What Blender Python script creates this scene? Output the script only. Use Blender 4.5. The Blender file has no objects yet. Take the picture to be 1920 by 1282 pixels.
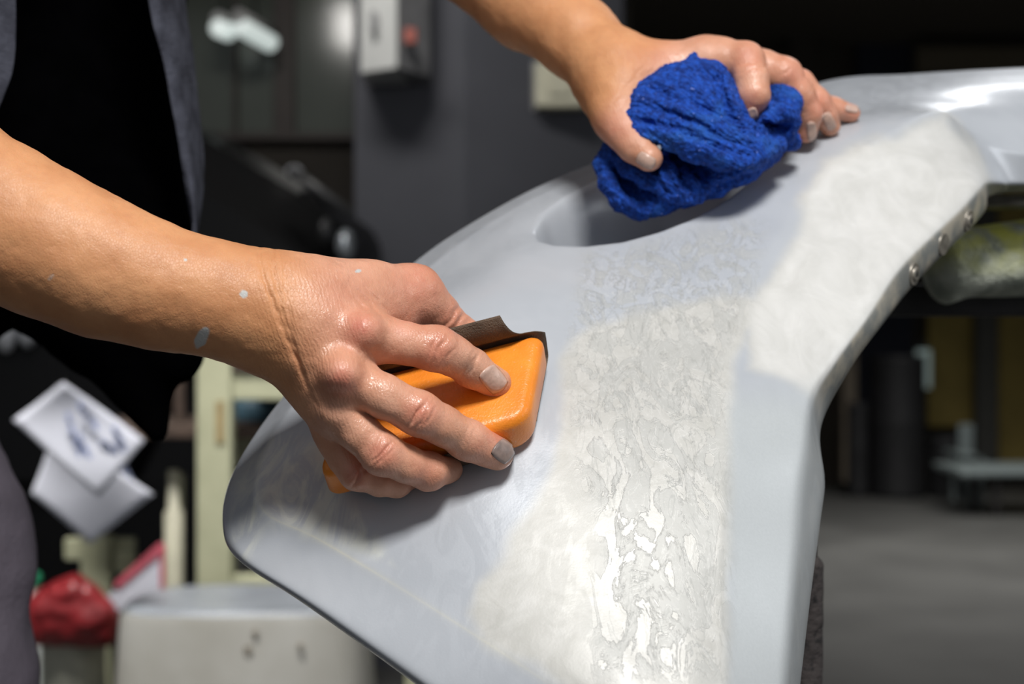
import bpy, bmesh, math, random
import numpy as np
from mathutils import Vector, Matrix

C = bpy.context.scene.collection
random.seed(3)
RNG = np.random.RandomState(11)

# ------------------------------------------------------------------ camera, world, lights, exposure
FPX = 1920 * 50.0 / 36.0
CAMZ = 1.15
K = 0.88                      # overall size of the foreground
cam_d = bpy.data.cameras.new('camera')
cam_d.lens = 50; cam_d.sensor_width = 36; cam_d.clip_start = 0.05; cam_d.clip_end = 60
cam_d.dof.use_dof = True; cam_d.dof.focus_distance = 0.665; cam_d.dof.aperture_fstop = 7.0
cam = bpy.data.objects.new('camera', cam_d); C.objects.link(cam)
cam.location = (0, 0, CAMZ); cam.rotation_euler = (math.radians(90), 0, 0)
bpy.context.scene.camera = cam

w = bpy.data.worlds.new('World'); bpy.context.scene.world = w; w.use_nodes = True
w.node_tree.nodes['Background'].inputs[0].default_value = (0.90, 0.94, 1.0, 1)
w.node_tree.nodes['Background'].inputs[1].default_value = 0.20

def area(name, loc, target, sx, sy, power, col=(1, 1, 1)):
    l = bpy.data.lights.new(name, 'AREA'); l.shape = 'RECTANGLE'; l.size = sx; l.size_y = sy
    l.energy = power; l.color = col
    o = bpy.data.objects.new(name, l); C.objects.link(o); o.location = loc
    o.rotation_euler = (Vector(target) - Vector(loc)).to_track_quat('-Z', 'Y').to_euler()
    return o
area('softbox_key', (0.18, -0.22, 2.30), (0.05, 0.75, 1.10), 0.36, 0.30, 26, (1.0, 0.975, 0.94))
area('softbox_right', (1.75, 0.35, 1.75), (0.20, 0.85, 1.10), 0.8, 0.8, 5, (0.96, 0.98, 1.0))
area('strip_back', (0.95, 2.3, 2.50), (0.32, 0.95, 1.2), 0.26, 0.20, 1.6, (0.97, 0.98, 1.0))
area('rack_light', (-0.8, 1.9, 3.2), (-0.85, 2.95, 0.6), 0.9, 0.4, 17, (1.0, 0.98, 0.95)).data.spread = 1.2  # added fill to brighten the papers, rack and stool
area('hall_light_left', (-0.7, 3.4, 3.3), (-0.55, 5.1, 1.9), 1.0, 0.3, 11, (1.0, 0.97, 0.92)).data.spread = 1.8  # added fill aimed at the pillar and its boxes, no visible source
area('hall_light_right', (2.6, 7.5, 3.4), (2.6, 7.6, 0), 3.0, 2.0, 75, (1.0, 0.98, 0.95)).data.spread = 1.9  # added fill that lifts the floor and the back bay

vs = bpy.context.scene.view_settings
vs.view_transform = 'Standard'; vs.look = 'None'; vs.gamma = 1; vs.use_curve_mapping = False; vs.exposure = 0.0

# ------------------------------------------------------------------ helpers
def P(px, py, d):             # foreground point (pixel of the photograph, raw depth)
    d = d * K
    return np.array([(px - 960) / FPX * d, d, CAMZ - (py - 641) / FPX * d])
def B(px, py, d):             # background point, true metres
    return Vector(((px - 960) / FPX * d, d, CAMZ - (py - 641) / FPX * d))

def link(name, me, mat=None, parent=None):
    o = bpy.data.objects.new(name, me); C.objects.link(o)
    if mat is not None: me.materials.append(mat)
    if parent is not None: o.parent = parent
    return o
def tag(o, label=None, cat=None, group=None, kind=None):
    if label: o['label'] = label
    if cat: o['category'] = cat
    if group: o['group'] = group
    if kind: o['kind'] = kind
    return o
def thing(name, loc, label, cat, group=None):
    o = bpy.data.objects.new(name, None); C.objects.link(o); o.location = loc
    o.empty_display_size = 0.05
    return tag(o, label, cat, group)
def keep(child, parent):      # parent while keeping the mesh in world place
    child.parent = parent
    child.location = -Vector(parent.location)
    return child
def mesh_np(verts, faces, smooth=True):
    me = bpy.data.meshes.new('m')
    verts = np.asarray(verts, np.float32); faces = np.asarray(faces, np.int32)
    me.vertices.add(len(verts)); me.vertices.foreach_set('co', verts.ravel())
    n = faces.shape[1]
    me.loops.add(faces.size); me.loops.foreach_set('vertex_index', faces.ravel())
    me.polygons.add(len(faces)); me.polygons.foreach_set('loop_start', np.arange(0, faces.size, n, dtype=np.int32))
    me.polygons.foreach_set('use_smooth', np.full(len(faces), smooth))
    me.update(calc_edges=True); me.validate()
    return me
def attr(me, name, vals):
    a = me.attributes.new(name, 'FLOAT', 'POINT'); a.data.foreach_set('value', np.asarray(vals, np.float32))

def box_bm(bm, lo, hi, bev=0.0, rot=None, seg=2):
    lo = Vector(lo); hi = Vector(hi); c = (lo + hi) / 2; s = hi - lo
    r = bmesh.ops.create_cube(bm, size=1)
    vsx = r['verts']
    bmesh.ops.scale(bm, vec=s, verts=vsx)
    if bev > 0:
        es = list({e for v in vsx for e in v.link_edges})
        rr = bmesh.ops.bevel(bm, geom=es, offset=bev, segments=seg, affect='EDGES', profile=0.5)
        vsx = list({v for v in rr['verts']} | {v for v in vsx if v.is_valid})
    if rot is not None: bmesh.ops.rotate(bm, cent=(0, 0, 0), matrix=rot, verts=vsx)
    bmesh.ops.translate(bm, vec=c, verts=vsx)
    return vsx
def bm_obj(name, bm, mat, parent=None, smooth=False):
    me = bpy.data.meshes.new(name); bm.to_mesh(me); bm.free()
    if smooth:
        for p in me.polygons: p.use_smooth = True
    o = link(name, me, mat)
    if parent is not None: keep(o, parent)
    return o
def box(name, lo, hi, mat, parent=None, bev=0.003, rot=None):
    bm = bmesh.new(); box_bm(bm, lo, hi, bev, rot); return bm_obj(name, bm, mat, parent)
def boxpx(name, x0, y0, x1, y1, d, t, mat, parent=None, bev=0.004):
    a = B(x0, y1, d); b = B(x1, y0, d)
    return box(name, (a.x, d, a.z), (b.x, d + t, b.z), mat, parent, bev)
def cyl(name, a, b, ra, rb, mat, parent=None, seg=28, bev=0.0):
    a = Vector(a); b = Vector(b); bm = bmesh.new()
    bmesh.ops.create_cone(bm, cap_ends=True, segments=seg, radius1=ra, radius2=rb, depth=(b - a).length)
    if bev > 0:
        es = [e for e in bm.edges if len(e.link_faces) == 2 and any(len(f.verts) > 4 for f in e.link_faces)]
        bmesh.ops.bevel(bm, geom=es, offset=bev, segments=3, affect='EDGES', profile=0.5)
    q = (b - a).to_track_quat('Z', 'Y')
    bmesh.ops.rotate(bm, cent=(0, 0, 0), matrix=q.to_matrix(), verts=bm.verts)
    bmesh.ops.translate(bm, vec=(a + b) / 2, verts=bm.verts)
    for f in bm.faces: f.smooth = len(f.verts) <= 4
    return bm_obj(name, bm, mat, parent)
def lathe(name, c, prof, mat, parent=None, seg=32):
    vs_, fs = [], []
    for r, z in prof:
        for i in range(seg):
            a = 2 * math.pi * i / seg
            vs_.append((c[0] + r * math.cos(a), c[1] + r * math.sin(a), c[2] + z))
    for j in range(len(prof) - 1):
        for i in range(seg):
            fs.append((j * seg + i, j * seg + (i + 1) % seg, (j + 1) * seg + (i + 1) % seg, (j + 1) * seg + i))
    o = link(name, mesh_np(vs_, fs), mat)
    if parent is not None: keep(o, parent)
    return o
def grid_mesh(pts):
    n, m = pts.shape[:2]
    idx = np.arange(n * m).reshape(n, m)
    f = np.stack([idx[:-1, :-1], idx[1:, :-1], idx[1:, 1:], idx[:-1, 1:]], -1).reshape(-1, 4)
    return mesh_np(pts.reshape(-1, 3), f)

# ---- numpy value noise
_LAT = RNG.rand(32, 32, 32).astype(np.float32)
def vnoise(p, scale):
    q = p * scale; i = np.floor(q).astype(np.int32); f = (q - i).astype(np.float32)
    f = f * f * (3 - 2 * f); r = 0
    for dx in (0, 1):
        wx = f[:, 0] if dx else 1 - f[:, 0]
        for dy in (0, 1):
            wy = f[:, 1] if dy else 1 - f[:, 1]
            for dz in (0, 1):
                wz = f[:, 2] if dz else 1 - f[:, 2]
                r = r + wx * wy * wz * _LAT[(i[:, 0] + dx) & 31, (i[:, 1] + dy) & 31, (i[:, 2] + dz) & 31]
    return r * 2 - 1

# ---- signed distance volumes
class Vol:
    def __init__(s, lo, hi, h, far=0.03):
        s.lo = np.array(lo, float); s.h = h
        s.n = np.ceil((np.array(hi) - s.lo) / h).astype(int) + 1
        s.far = far
        s.ax = [(s.lo[i] + h * np.arange(s.n[i])).astype(np.float32) for i in range(3)]
    def new(s): return np.full(s.n, s.far, np.float32)
    def sub(s, pts, rad):
        pts = np.array(pts); lo = pts.min(0) - rad; hi = pts.max(0) + rad
        i0 = np.maximum(np.floor((lo - s.lo) / s.h).astype(int), 0); i1 = np.minimum(np.ceil((hi - s.lo) / s.h).astype(int) + 1, s.n)
        if np.any(i1 <= i0): return None, None
        sl = tuple(slice(a, b) for a, b in zip(i0, i1))
        X = s.ax[0][sl[0]][:, None, None]; Y = s.ax[1][sl[1]][None, :, None]; Z = s.ax[2][sl[2]][None, None, :]
        return sl, (X, Y, Z)
    def cone(s, F, a, b, ra, rb, k):
        m = s.far + 0.004
        sl, g = s.sub([a - max(ra, rb), a + max(ra, rb), b - max(ra, rb), b + max(ra, rb)], m)
        if sl is None: return
        X, Y, Z = g; a = np.asarray(a, float); b = np.asarray(b, float); d = b - a; L2 = max(float(d @ d), 1e-12)
        t = ((X - a[0]) * d[0] + (Y - a[1]) * d[1] + (Z - a[2]) * d[2]) / L2
        # round cone: shift along the axis for the slope
        L = math.sqrt(L2); sl_ = (ra - rb) / L
        if abs(sl_) < 0.9:
            px_, py_, pz_ = X - (a[0] + d[0] * t), Y - (a[1] + d[1] * t), Z - (a[2] + d[2] * t)
            q = np.sqrt(px_ * px_ + py_ * py_ + pz_ * pz_)
            t = t - q * sl_ / math.sqrt(1 - sl_ * sl_) / L
        t = np.clip(t, 0, 1)
        dx = X - (a[0] + d[0] * t); dy = Y - (a[1] + d[1] * t); dz = Z - (a[2] + d[2] * t)
        v = (np.sqrt(dx * dx + dy * dy + dz * dz) - (ra + (rb - ra) * t)).astype(np.float32)
        f = F[sl]
        F[sl] = smin(f, v, k)
    def carve(s, F, a, b, ra, rb, k):
        G = s.new(); s.cone(G, a, b, ra, rb, 0); F[...] = -smin(-F, G, k)
    def crease(s, F, c, n, w, dep, R):
        c = np.asarray(c, float); n = np.asarray(n, float); n = n / np.linalg.norm(n)
        sl, g = s.sub([c], R * 1.6)
        if sl is None: return
        X, Y, Z = g
        a = (X - c[0]) * n[0] + (Y - c[1]) * n[1] + (Z - c[2]) * n[2]
        r2 = ((X - c[0]) ** 2 + (Y - c[1]) ** 2 + (Z - c[2]) ** 2)
        ph = (c[0] + c[2]) * 9000 % 6.28; a = a + (.00045 if R < .02 else .0002) * np.sin((X + Z) * 420 + ph) + .00025 * np.sin((X * .6 - Z) * 760 + ph * 2)
        F[sl] += (dep * np.exp(-(a / w) ** 2 - r2 / (R * R))).astype(np.float32)
    def noise(s, F, fn, band):
        m = np.abs(F) < band
        i = np.nonzero(m)
        p = np.stack([s.ax[0][i[0]], s.ax[1][i[1]], s.ax[2][i[2]]], -1)
        F[m] += fn(p).astype(np.float32)
    def sample(s, F, p):
        q = (np.asarray(p) - s.lo) / s.h
        q = np.clip(q, 0, s.n - 1.001); i = q.astype(int); f = q - i; r = 0
        for dx in (0, 1):
            for dy in (0, 1):
                for dz in (0, 1):
                    r = r + (f[..., 0] if dx else 1 - f[..., 0]) * (f[..., 1] if dy else 1 - f[..., 1]) * (f[..., 2] if dz else 1 - f[..., 2]) * F[i[..., 0] + dx, i[..., 1] + dy, i[..., 2] + dz]
        return r
    def mesh(s, F):
        F = F.copy()
        for ax in range(3):
            sl0 = [slice(None)] * 3; sl0[ax] = 0; F[tuple(sl0)] = s.far; sl0[ax] = -1; F[tuple(sl0)] = s.far
        S = F < 0
        nx, ny, nz = S.shape
        c = np.zeros((nx - 1, ny - 1, nz - 1), np.uint8)
        for dx in (0, 1):
            for dy in (0, 1):
                for dz in (0, 1):
                    c += S[dx:nx - 1 + dx, dy:ny - 1 + dy, dz:nz - 1 + dz]
        act = (c > 0) & (c < 8); I = np.stack(np.nonzero(act), -1)
        vid = np.full(act.shape, -1, np.int32); vid[act] = np.arange(len(I))
        acc = np.zeros((len(I), 3), np.float32); cnt = np.zeros(len(I), np.float32)
        cor = [(x, y, z) for x in (0, 1) for y in (0, 1) for z in (0, 1)]
        for a in cor:
            for ax in range(3):
                if a[ax]: continue
                b = list(a); b[ax] = 1
                fa = F[I[:, 0] + a[0], I[:, 1] + a[1], I[:, 2] + a[2]]; fb = F[I[:, 0] + b[0], I[:, 1] + b[1], I[:, 2] + b[2]]
                m = (fa < 0) != (fb < 0); t = np.where(m, fa / np.where(m, fa - fb, 1), 0)
                pt = np.tile(np.array(a, np.float32), (len(I), 1)); pt[:, ax] = t
                acc[m] += pt[m]; cnt[m] += 1
        V = (I + acc / cnt[:, None]) * s.h + s.lo
        quads = []
        for ax in range(3):
            u, v = [(1, 2), (2, 0), (0, 1)][ax]
            sa = [slice(None)] * 3; sb = [slice(None)] * 3; sa[ax] = slice(0, -1); sb[ax] = slice(1, None)
            d = S[tuple(sa)] != S[tuple(sb)]
            E = np.stack(np.nonzero(d), -1)
            E = E[(E[:, u] > 0) & (E[:, v] > 0) & (E[:, u] < S.shape[u] - 1) & (E[:, v] < S.shape[v] - 1)]
            ins = S[E[:, 0], E[:, 1], E[:, 2]]
            def g(du, dv):
                q = E.copy(); q[:, u] -= du; q[:, v] -= dv; return vid[q[:, 0], q[:, 1], q[:, 2]]
            Q = np.stack([g(1, 1), g(0, 1), g(0, 0), g(1, 0)], -1)
            Q[~ins] = Q[~ins][:, ::-1]
            quads.append(Q)
        return V, np.concatenate(quads)
def smin(a, b, k):
    if k <= 0: return np.minimum(a, b)
    h = np.maximum(k - np.abs(a - b), 0) / k
    return np.minimum(a, b) - h * h * k * 0.25
def R_(rpx, d): return rpx * d * K / FPX

# ---- materials
def mat(name, col, rough=0.6, metal=0.0, noise=0.0, nscale=20, bump=0.0, bscale=80, col2=None, spec=0.5, coat=0, emit=None, thr=None):
    m = bpy.data.materials.new(name); m.use_nodes = True; nt = m.node_tree; b = nt.nodes['Principled BSDF']
    b.inputs['Roughness'].default_value = rough; b.inputs['Metallic'].default_value = metal
    b.inputs['Specular IOR Level'].default_value = spec; b.inputs['Coat Weight'].default_value = coat
    tc = nt.nodes.new('ShaderNodeTexCoord')
    n = nt.nodes.new('ShaderNodeTexNoise'); n.inputs['Scale'].default_value = nscale; n.inputs['Detail'].default_value = 5
    nt.links.new(tc.outputs['Object'], n.inputs['Vector'])
    cr = nt.nodes.new('ShaderNodeValToRGB')
    c2 = col2 if col2 else tuple(c * (1 - noise) for c in col[:3])
    cr.color_ramp.elements[0].position = 0.35 if thr is None else thr[0]; cr.color_ramp.elements[1].position = 0.65 if thr is None else thr[1]
    cr.color_ramp.elements[0].color = (*c2, 1); cr.color_ramp.elements[1].color = (*col[:3], 1)
    nt.links.new(n.outputs['Fac'], cr.inputs[0]); nt.links.new(cr.outputs[0], b.inputs['Base Color'])
    if bump > 0:
        n2 = nt.nodes.new('ShaderNodeTexNoise'); n2.inputs['Scale'].default_value = bscale; n2.inputs['Detail'].default_value = 4
        nt.links.new(tc.outputs['Object'], n2.inputs['Vector'])
        bp = nt.nodes.new('ShaderNodeBump'); bp.inputs['Strength'].default_value = bump; bp.inputs['Distance'].default_value = 0.002
        nt.links.new(n2.outputs['Fac'], bp.inputs['Height']); nt.links.new(bp.outputs[0], b.inputs['Normal'])
    if emit:
        b.inputs['Emission Color'].default_value = (*emit[:3], 1); b.inputs['Emission Strength'].default_value = emit[3]
    return m
class NT:
    """tiny wrapper for node materials"""
    def __init__(s, name):
        s.m = bpy.data.materials.new(name); s.m.use_nodes = True; s.t = s.m.node_tree; s.b = s.t.nodes['Principled BSDF']
    def N(s, ty, **kw):
        n = s.t.nodes.new(ty)
        for k, v in kw.items():
            if isinstance(k, str) and hasattr(n, k): setattr(n, k, v)
        return n
    def L(s, a, b): s.t.links.new(a, b)
    def attr(s, name): n = s.t.nodes.new('ShaderNodeAttribute'); n.attribute_name = name; return n.outputs['Fac']
    def math(s, op, a, b=None, clamp=False):
        n = s.t.nodes.new('ShaderNodeMath'); n.operation = op; n.use_clamp = clamp
        for i, v in enumerate((a, b)):
            if v is None: continue
            if isinstance(v, (int, float)): n.inputs[i].default_value = v
            else: s.L(v, n.inputs[i])
        return n.outputs[0]
    def noise(s, vec, scale, detail=4, rough=0.5, dist=0.0):
        n = s.t.nodes.new('ShaderNodeTexNoise'); n.inputs['Scale'].default_value = scale; n.inputs['Detail'].default_value = detail
        n.inputs['Roughness'].default_value = rough; n.inputs['Distortion'].default_value = dist; s.L(vec, n.inputs['Vector']); return n.outputs['Fac']
    def mix(s, f, a, b):
        n = s.t.nodes.new('ShaderNodeMix'); n.data_type = 'RGBA'
        if isinstance(f, (int, float)): n.inputs[0].default_value = f
        else: s.L(f, n.inputs[0])
        for i, v in ((6, a), (7, b)):
            if isinstance(v, tuple): n.inputs[i].default_value = (*v, 1)
            else: s.L(v, n.inputs[i])
        return n.outputs[2]
    def maprange(s, v, a, b, c=0, d=1):
        n = s.t.nodes.new('ShaderNodeMapRange'); s.L(v, n.inputs[0])
        for i, x in enumerate((a, b, c, d)): n.inputs[i + 1].default_value = x
        return n.outputs[0]
    def bump(s, h, strength, dist, prev=None):
        n = s.t.nodes.new('ShaderNodeBump'); n.inputs['Strength'].default_value = strength; n.inputs['Distance'].default_value = dist
        s.L(h, n.inputs['Height'])
        if prev is not None: s.L(prev, n.inputs['Normal'])
        return n.outputs[0]
    def coord(s): return s.t.nodes.new('ShaderNodeTexCoord').outputs['Object']

def skin_material():
    s = NT('skin'); co = s.coord()
    red = s.attr('red'); hand = s.attr('hand'); paint = s.attr('paint'); dirt_dark = s.attr('dirt')
    n1 = s.noise(co, 45, 4); n2 = s.noise(co, 260, 4)
    base = s.mix(s.maprange(n1, .35, .65), (0.56, 0.25, 0.11), (0.66, 0.32, 0.15))
    handc = s.mix(s.maprange(n1, .35, .65), (0.58, 0.28, 0.175), (0.70, 0.37, 0.25))
    c = s.mix(hand, base, handc)
    c = s.mix(s.math('MULTIPLY', s.maprange(n2, .5, .75), .18), c, (0.42, 0.17, 0.09))
    c = s.mix(s.math('MULTIPLY', red, s.maprange(n2, .2, .7,   .45, .95)), c, (0.60, 0.19, 0.13))
    c = s.mix(dirt_dark, c, (0.09, 0.07, 0.06))
    c = s.mix(paint, c, (0.52, 0.55, 0.55))
    s.L(c, s.b.inputs['Base Color'])
    s.b.inputs['Subsurface Weight'].default_value = 0.12; s.b.inputs['Subsurface Radius'].default_value = (1, .35, .2)
    s.b.inputs['Subsurface Scale'].default_value = 0.004
    wet = s.math('MULTIPLY', hand, s.maprange(s.noise(co, 70, 3), .4, .6))
    s.L(s.maprange(wet, 0, 1, .48, .28), s.b.inputs['Roughness'])
    v = s.t.nodes.new('ShaderNodeTexVoronoi'); v.inputs['Scale'].default_value = 900; v.feature = 'DISTANCE_TO_EDGE'
    mp = s.t.nodes.new('ShaderNodeMapping'); mp.inputs['Scale'].default_value = (1, 1, .6); mp.inputs['Rotation'].default_value = (0, .5, 0)
    s.L(co, mp.inputs[0]); nn = s.t.nodes.new('ShaderNodeTexNoise'); nn.inputs['Scale'].default_value = 400
    s.L(mp.outputs[0], v.inputs['Vector'])
    edge = s.maprange(v.outputs['Distance'], 0, .12)
    b1 = s.bump(edge, .22, .0004)
    b2 = s.bump(s.noise(co, 700, 3), .3, .0005, b1)
    wv = s.t.nodes.new('ShaderNodeTexWave'); wv.bands_direction = 'X'; wv.inputs['Scale'].default_value = 190
    wv.inputs['Distortion'].default_value = 6; wv.inputs['Detail'].default_value = 3; wv.inputs['Detail Scale'].default_value = 2.5
    s.L(mp.outputs[0], wv.inputs['Vector'])
    wr = s.math('MULTIPLY', wv.outputs['Fac'], s.attr('wrinkle'))
    b3 = s.bump(wr, .5, .0006, b2)
    s.L(b3, s.b.inputs['Normal'])
    return s.m

M = {}
M['skin'] = skin_material()
M['nail'] = mat('nail', (0.62, 0.42, 0.34), .28, noise=.2, nscale=300, bump=.1, bscale=500)
M['nail_dirty'] = mat('nail_dirty', (0.36, 0.27, 0.24), .35, noise=.5, nscale=150)
M['black_cloth'] = mat('black_cloth', (0.0012, 0.0012, 0.0015), 1.0, noise=.3, nscale=60, bump=.3, bscale=400, spec=0.0)
M['grey_cloth'] = mat('grey_cloth', (0.075, 0.080, 0.105), .9, nscale=55, col2=(0.035, 0.037, 0.050), bump=.6, bscale=300, spec=.2)
M['trouser'] = mat('trouser', (0.16, 0.14, 0.175), .9, noise=.35, nscale=12, bump=.5, bscale=250, spec=.2)

# ------------------------------------------------------------------ bumper shell
SEC = [
 # A outer outline    B crease            C                  D                  E                  F                  G ridge            H inner edge      I flange
 [(1100,1520,.706), (1290,1520,.690), (1310,1520,.688), (1325,1520,.687), (1335,1520,.688), (1342,1520,.690), (1350,1520,.694), (1450,1520,.722), (1478,1520,.765)],
 [(930,1400,.716), (1190,1400,.698), (1230,1400,.696), (1265,1400,.695), (1300,1400,.696), (1330,1400,.698), (1352,1400,.702), (1462,1400,.732), (1488,1400,.777)],
 [(770,1282,.728), (1030,1278,.712), (1110,1278,.708), (1180,1278,.706), (1250,1280,.707), (1310,1280,.709), (1355,1282,.713), (1475,1282,.745), (1500,1282,.790)],
 [(560,1130,.748), (800,1130,.732), (920,1125,.726), (1040,1120,.722), (1150,1115,.722), (1260,1110,.723), (1357,1105,.728), (1490,1100,.760), (1521,1110,.805)],
 [(440,1050,.778), (600,1010,.760), (760,1000,.750), (920,990,.743), (1080,980,.741), (1230,970,.742), (1360,960,.747), (1499,960,.783), (1541,965,.828)],
 [(414,985,.806), (490,955,.786), (680,920,.770), (860,895,.762), (1040,880,.762), (1210,870,.764), (1363,860,.770), (1512,850,.806), (1547,905,.845)],
 [(430,895,.838), (490,860,.815), (660,815,.792), (850,790,.785), (1040,770,.788), (1220,765,.792), (1370,760,.797), (1526,745,.835), (1537,806,.865)],
 [(500,780,.885), (555,750,.848), (690,710,.823), (860,680,.820), (1040,665,.825), (1230,660,.830), (1385,650,.833), (1570,672,.858), (1597,688,.885)],
 [(620,640,.930), (670,620,.893), (780,590,.868), (900,570,.862), (1060,555,.867), (1240,550,.873), (1410,555,.872), (1625,596,.885), (1660,600,.910)],
 [(768,496,.980), (805,500,.943), (880,495,.922), (970,480,.912), (1100,475,.912), (1270,465,.916), (1445,475,.905), (1684,505,.920), (1710,537,.945)],
 [(905,404,1.02), (930,410,.988), (970,418,.968), (1050,418,.957), (1180,408,.952), (1330,388,.952), (1490,405,.938), (1745,443,.955), (1773,471,.980)],
 [(1060,325,1.065), (1080,333,1.035), (1120,343,1.012), (1190,345,1.0), (1290,335,.992), (1400,320,.985), (1560,335,.968), (1805,388,.985), (1822,424,1.01)],
 [(1290,238,1.12), (1310,248,1.09), (1340,258,1.065), (1390,258,1.048), (1450,256,1.032), (1530,256,1.015), (1655,262,1.0), (1840,348,1.01), (1847,394,1.035)],
 [(1540,152,1.20), (1552,165,1.165), (1572,182,1.125), (1600,195,1.095), (1640,202,1.072), (1690,205,1.05), (1762,208,1.03), (1850,342,1.04), (1850,368,1.065)],
 [(1700,138,1.215), (1712,150,1.18), (1728,166,1.14), (1750,182,1.11), (1775,198,1.085), (1800,220,1.07), (1830,260,1.06), (1880,344,1.06), (1885,363,1.085)],
 [(1930,125,1.22), (1930,142,1.18), (1930,162,1.145), (1930,188,1.12), (1930,215,1.10), (1930,248,1.085), (1930,290,1.075), (1930,347,1.08), (1930,361,1.105)],
 [(2200,120,1.24), (2200,140,1.20), (2200,162,1.165), (2200,188,1.14), (2200,215,1.12), (2200,248,1.105), (2200,290,1.095), (2200,347,1.10), (2200,361,1.125)],
]
def cr_interp(pts, n_per, breaks=()):
    """Catmull-Rom through pts (k,...); tangents are one-sided at breaks"""
    k = len(pts); out = []; par = []
    for i in range(k - 1):
        p0, p1 = pts[i], pts[i + 1]
        m0 = (p1 - p0) if (i == 0 or i in breaks) else (p1 - pts[i - 1]) / 2
        m1 = (p1 - p0) if (i + 1 == k - 1 or i + 1 in breaks) else (pts[i + 2] - p0) / 2
        for j in range(n_per[i]):
            t = j / n_per[i]
            out.append((2*t**3 - 3*t*t + 1) * p0 + (t**3 - 2*t*t + t) * m0 + (-2*t**3 + 3*t*t) * p1 + (t**3 - t*t) * m1); par.append(i + t)
    out.append(pts[-1]); par.append(k - 1.0)
    return np.array(out), np.array(par)
raw = np.array(SEC, float); raw[0, :, 2] -= .030; raw[1, :, 2] -= .028; raw[2, :, 2] -= .023; raw[3, :, 2] -= .007                                  # (sections, 9, 3) in px, px, depth
inner = raw[:, 0] + (raw[:, 1] - raw[:, 0]) * 0.10 + np.array([4, 6, 0.075])
back = raw[:, 8] + np.array([-14, 0, 0.035])
raw[8:14, 8, :2] += np.array([5, 6]); raw[1:8, 8, 0] += 7
raw = np.concatenate([inner[:, None], raw, back[:, None]], 1)   # 11 columns; A=1 B=2 G=7 H=8 I=9
g1, vpar = cr_interp(raw, [26] * (len(raw) - 1))
g1t = np.swapaxes(g1, 0, 1)
NU = [10, 34, 50, 50, 50, 50, 44, 44, 14, 6]
g2, upar = cr_interp(g1t, NU, breaks=(1, 2, 7, 8, 9))
PXG = np.swapaxes(g2, 0, 1)                                 # rows v, cols u : px,py,d
X = (PXG[..., 0] - 960) / FPX * PXG[..., 2] * K; Y = PXG[..., 2] * K; Z = CAMZ - (PXG[..., 1] - 641) / FPX * PXG[..., 2] * K
G = np.stack([X, Y, Z], -1)
def smooth_grid(G, it):
    for _ in range(it):
        H = G.copy()
        H[:, 1:-1] = G[:, 1:-1] * .5 + (G[:, :-2] + G[:, 2:]) * .25
        G = H.copy()
        G[1:-1] = H[1:-1] * .5 + (H[:-2] + H[2:]) * .25
    return G
G = smooth_grid(G, 14)
def normals(G):
    du = np.gradient(G, axis=1); dv = np.gradient(G, axis=0)
    n = np.cross(du, dv); n /= np.linalg.norm(n, axis=-1, keepdims=True) + 1e-12
    return n
def proj(p): return 960 + p[..., 0] / p[..., 1] * FPX, 641 - (p[..., 2] - CAMZ) / p[..., 1] * FPX
NRM = normals(G)
if NRM[NRM.shape[0] // 3, NRM.shape[1] // 2, 1] > 0: NRM = -NRM
SIGN_FLIP = normals(G)[60, 200, 1] > 0
qx, qy = proj(G)
def poly_sd(px, py, poly):
    """signed distance to a closed polygon, positive inside"""
    d = np.full(px.shape, 1e9); ins = np.zeros(px.shape, bool)
    n = len(poly)
    for i in range(n):
        ax, ay = poly[i]; bx, by = poly[(i + 1) % n]
        ex, ey = bx - ax, by - ay; t = np.clip(((px - ax) * ex + (py - ay) * ey) / (ex * ex + ey * ey), 0, 1)
        d = np.minimum(d, np.hypot(px - ax - ex * t, py - ay - ey * t))
        c = ((ay > py) != (by > py)) & (px < (bx - ax) * (py - ay) / ((by - ay) if by != ay else 1e-9) + ax)
        ins ^= c
    return np.where(ins, d, -d)
def line_d(px, py, pts):
    d = np.full(px.shape, 1e9)
    for (ax, ay), (bx, by) in zip(pts[:-1], pts[1:]):
        ex, ey = bx - ax, by - ay; t = np.clip(((px - ax) * ex + (py - ay) * ey) / (ex * ex + ey * ey), 0, 1)
        d = np.minimum(d, np.hypot(px - ax - ex * t, py - ay - ey * t))
    return d
def sstep(x, a, b): t = np.clip((x - a) / (b - a), 0, 1); return t * t * (3 - 2 * t)
HOLE = [(1000,428),(1008,446),(1040,455),(1100,457),(1170,449),(1240,430),(1310,402),(1370,366),(1420,325),(1465,290),(1475,270),(1440,262),(1380,268),(1300,280),(1220,296),(1130,330),(1060,365),(1020,395)]
hd = poly_sd(qx, qy, HOLE) * (G[..., 1] / .84)
dep = 0.0012 * sstep(hd, -50, 2) + 0.070 * sstep(hd, -2, 50)
RAWG = G.copy()
G = G - NRM * dep[..., None]
G = smooth_grid(G, 2)
nv, nu = G.shape[:2]
me = grid_mesh(G)
_pn = me.polygons[int((nv - 1) * .3) * (nu - 1) + nu // 2].normal
if _pn.dot(Vector(NRM[int(nv * .3), nu // 2])) < 0:
    me.flip_normals()
vp = np.repeat(vpar[:, None], nu, 1); up = np.repeat(upar[None, :], nv, 0)
pts3 = G.reshape(-1, 3)
nz1 = vnoise(pts3, 25).reshape(nv, nu); nz2 = vnoise(pts3, 80).reshape(nv, nu)
SLUR = [(1110,600),(1070,660),(1055,700),(1060,800),(1030,900),(1005,960),(940,1030),(880,1090),(865,1150),(905,1210),(1000,1250),(1060,1300),(1080,1700),(1392,1700),(1392,1282),(1392,700),(1400,620),(1420,570),(1330,560),(1230,580)]
BAND = [(1385,700),(1420,560),(1500,400),(1545,300),(1640,240),(1775,205),(1870,330),(1880,380),(1740,500),(1640,630),(1545,790),(1480,740)]
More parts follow.
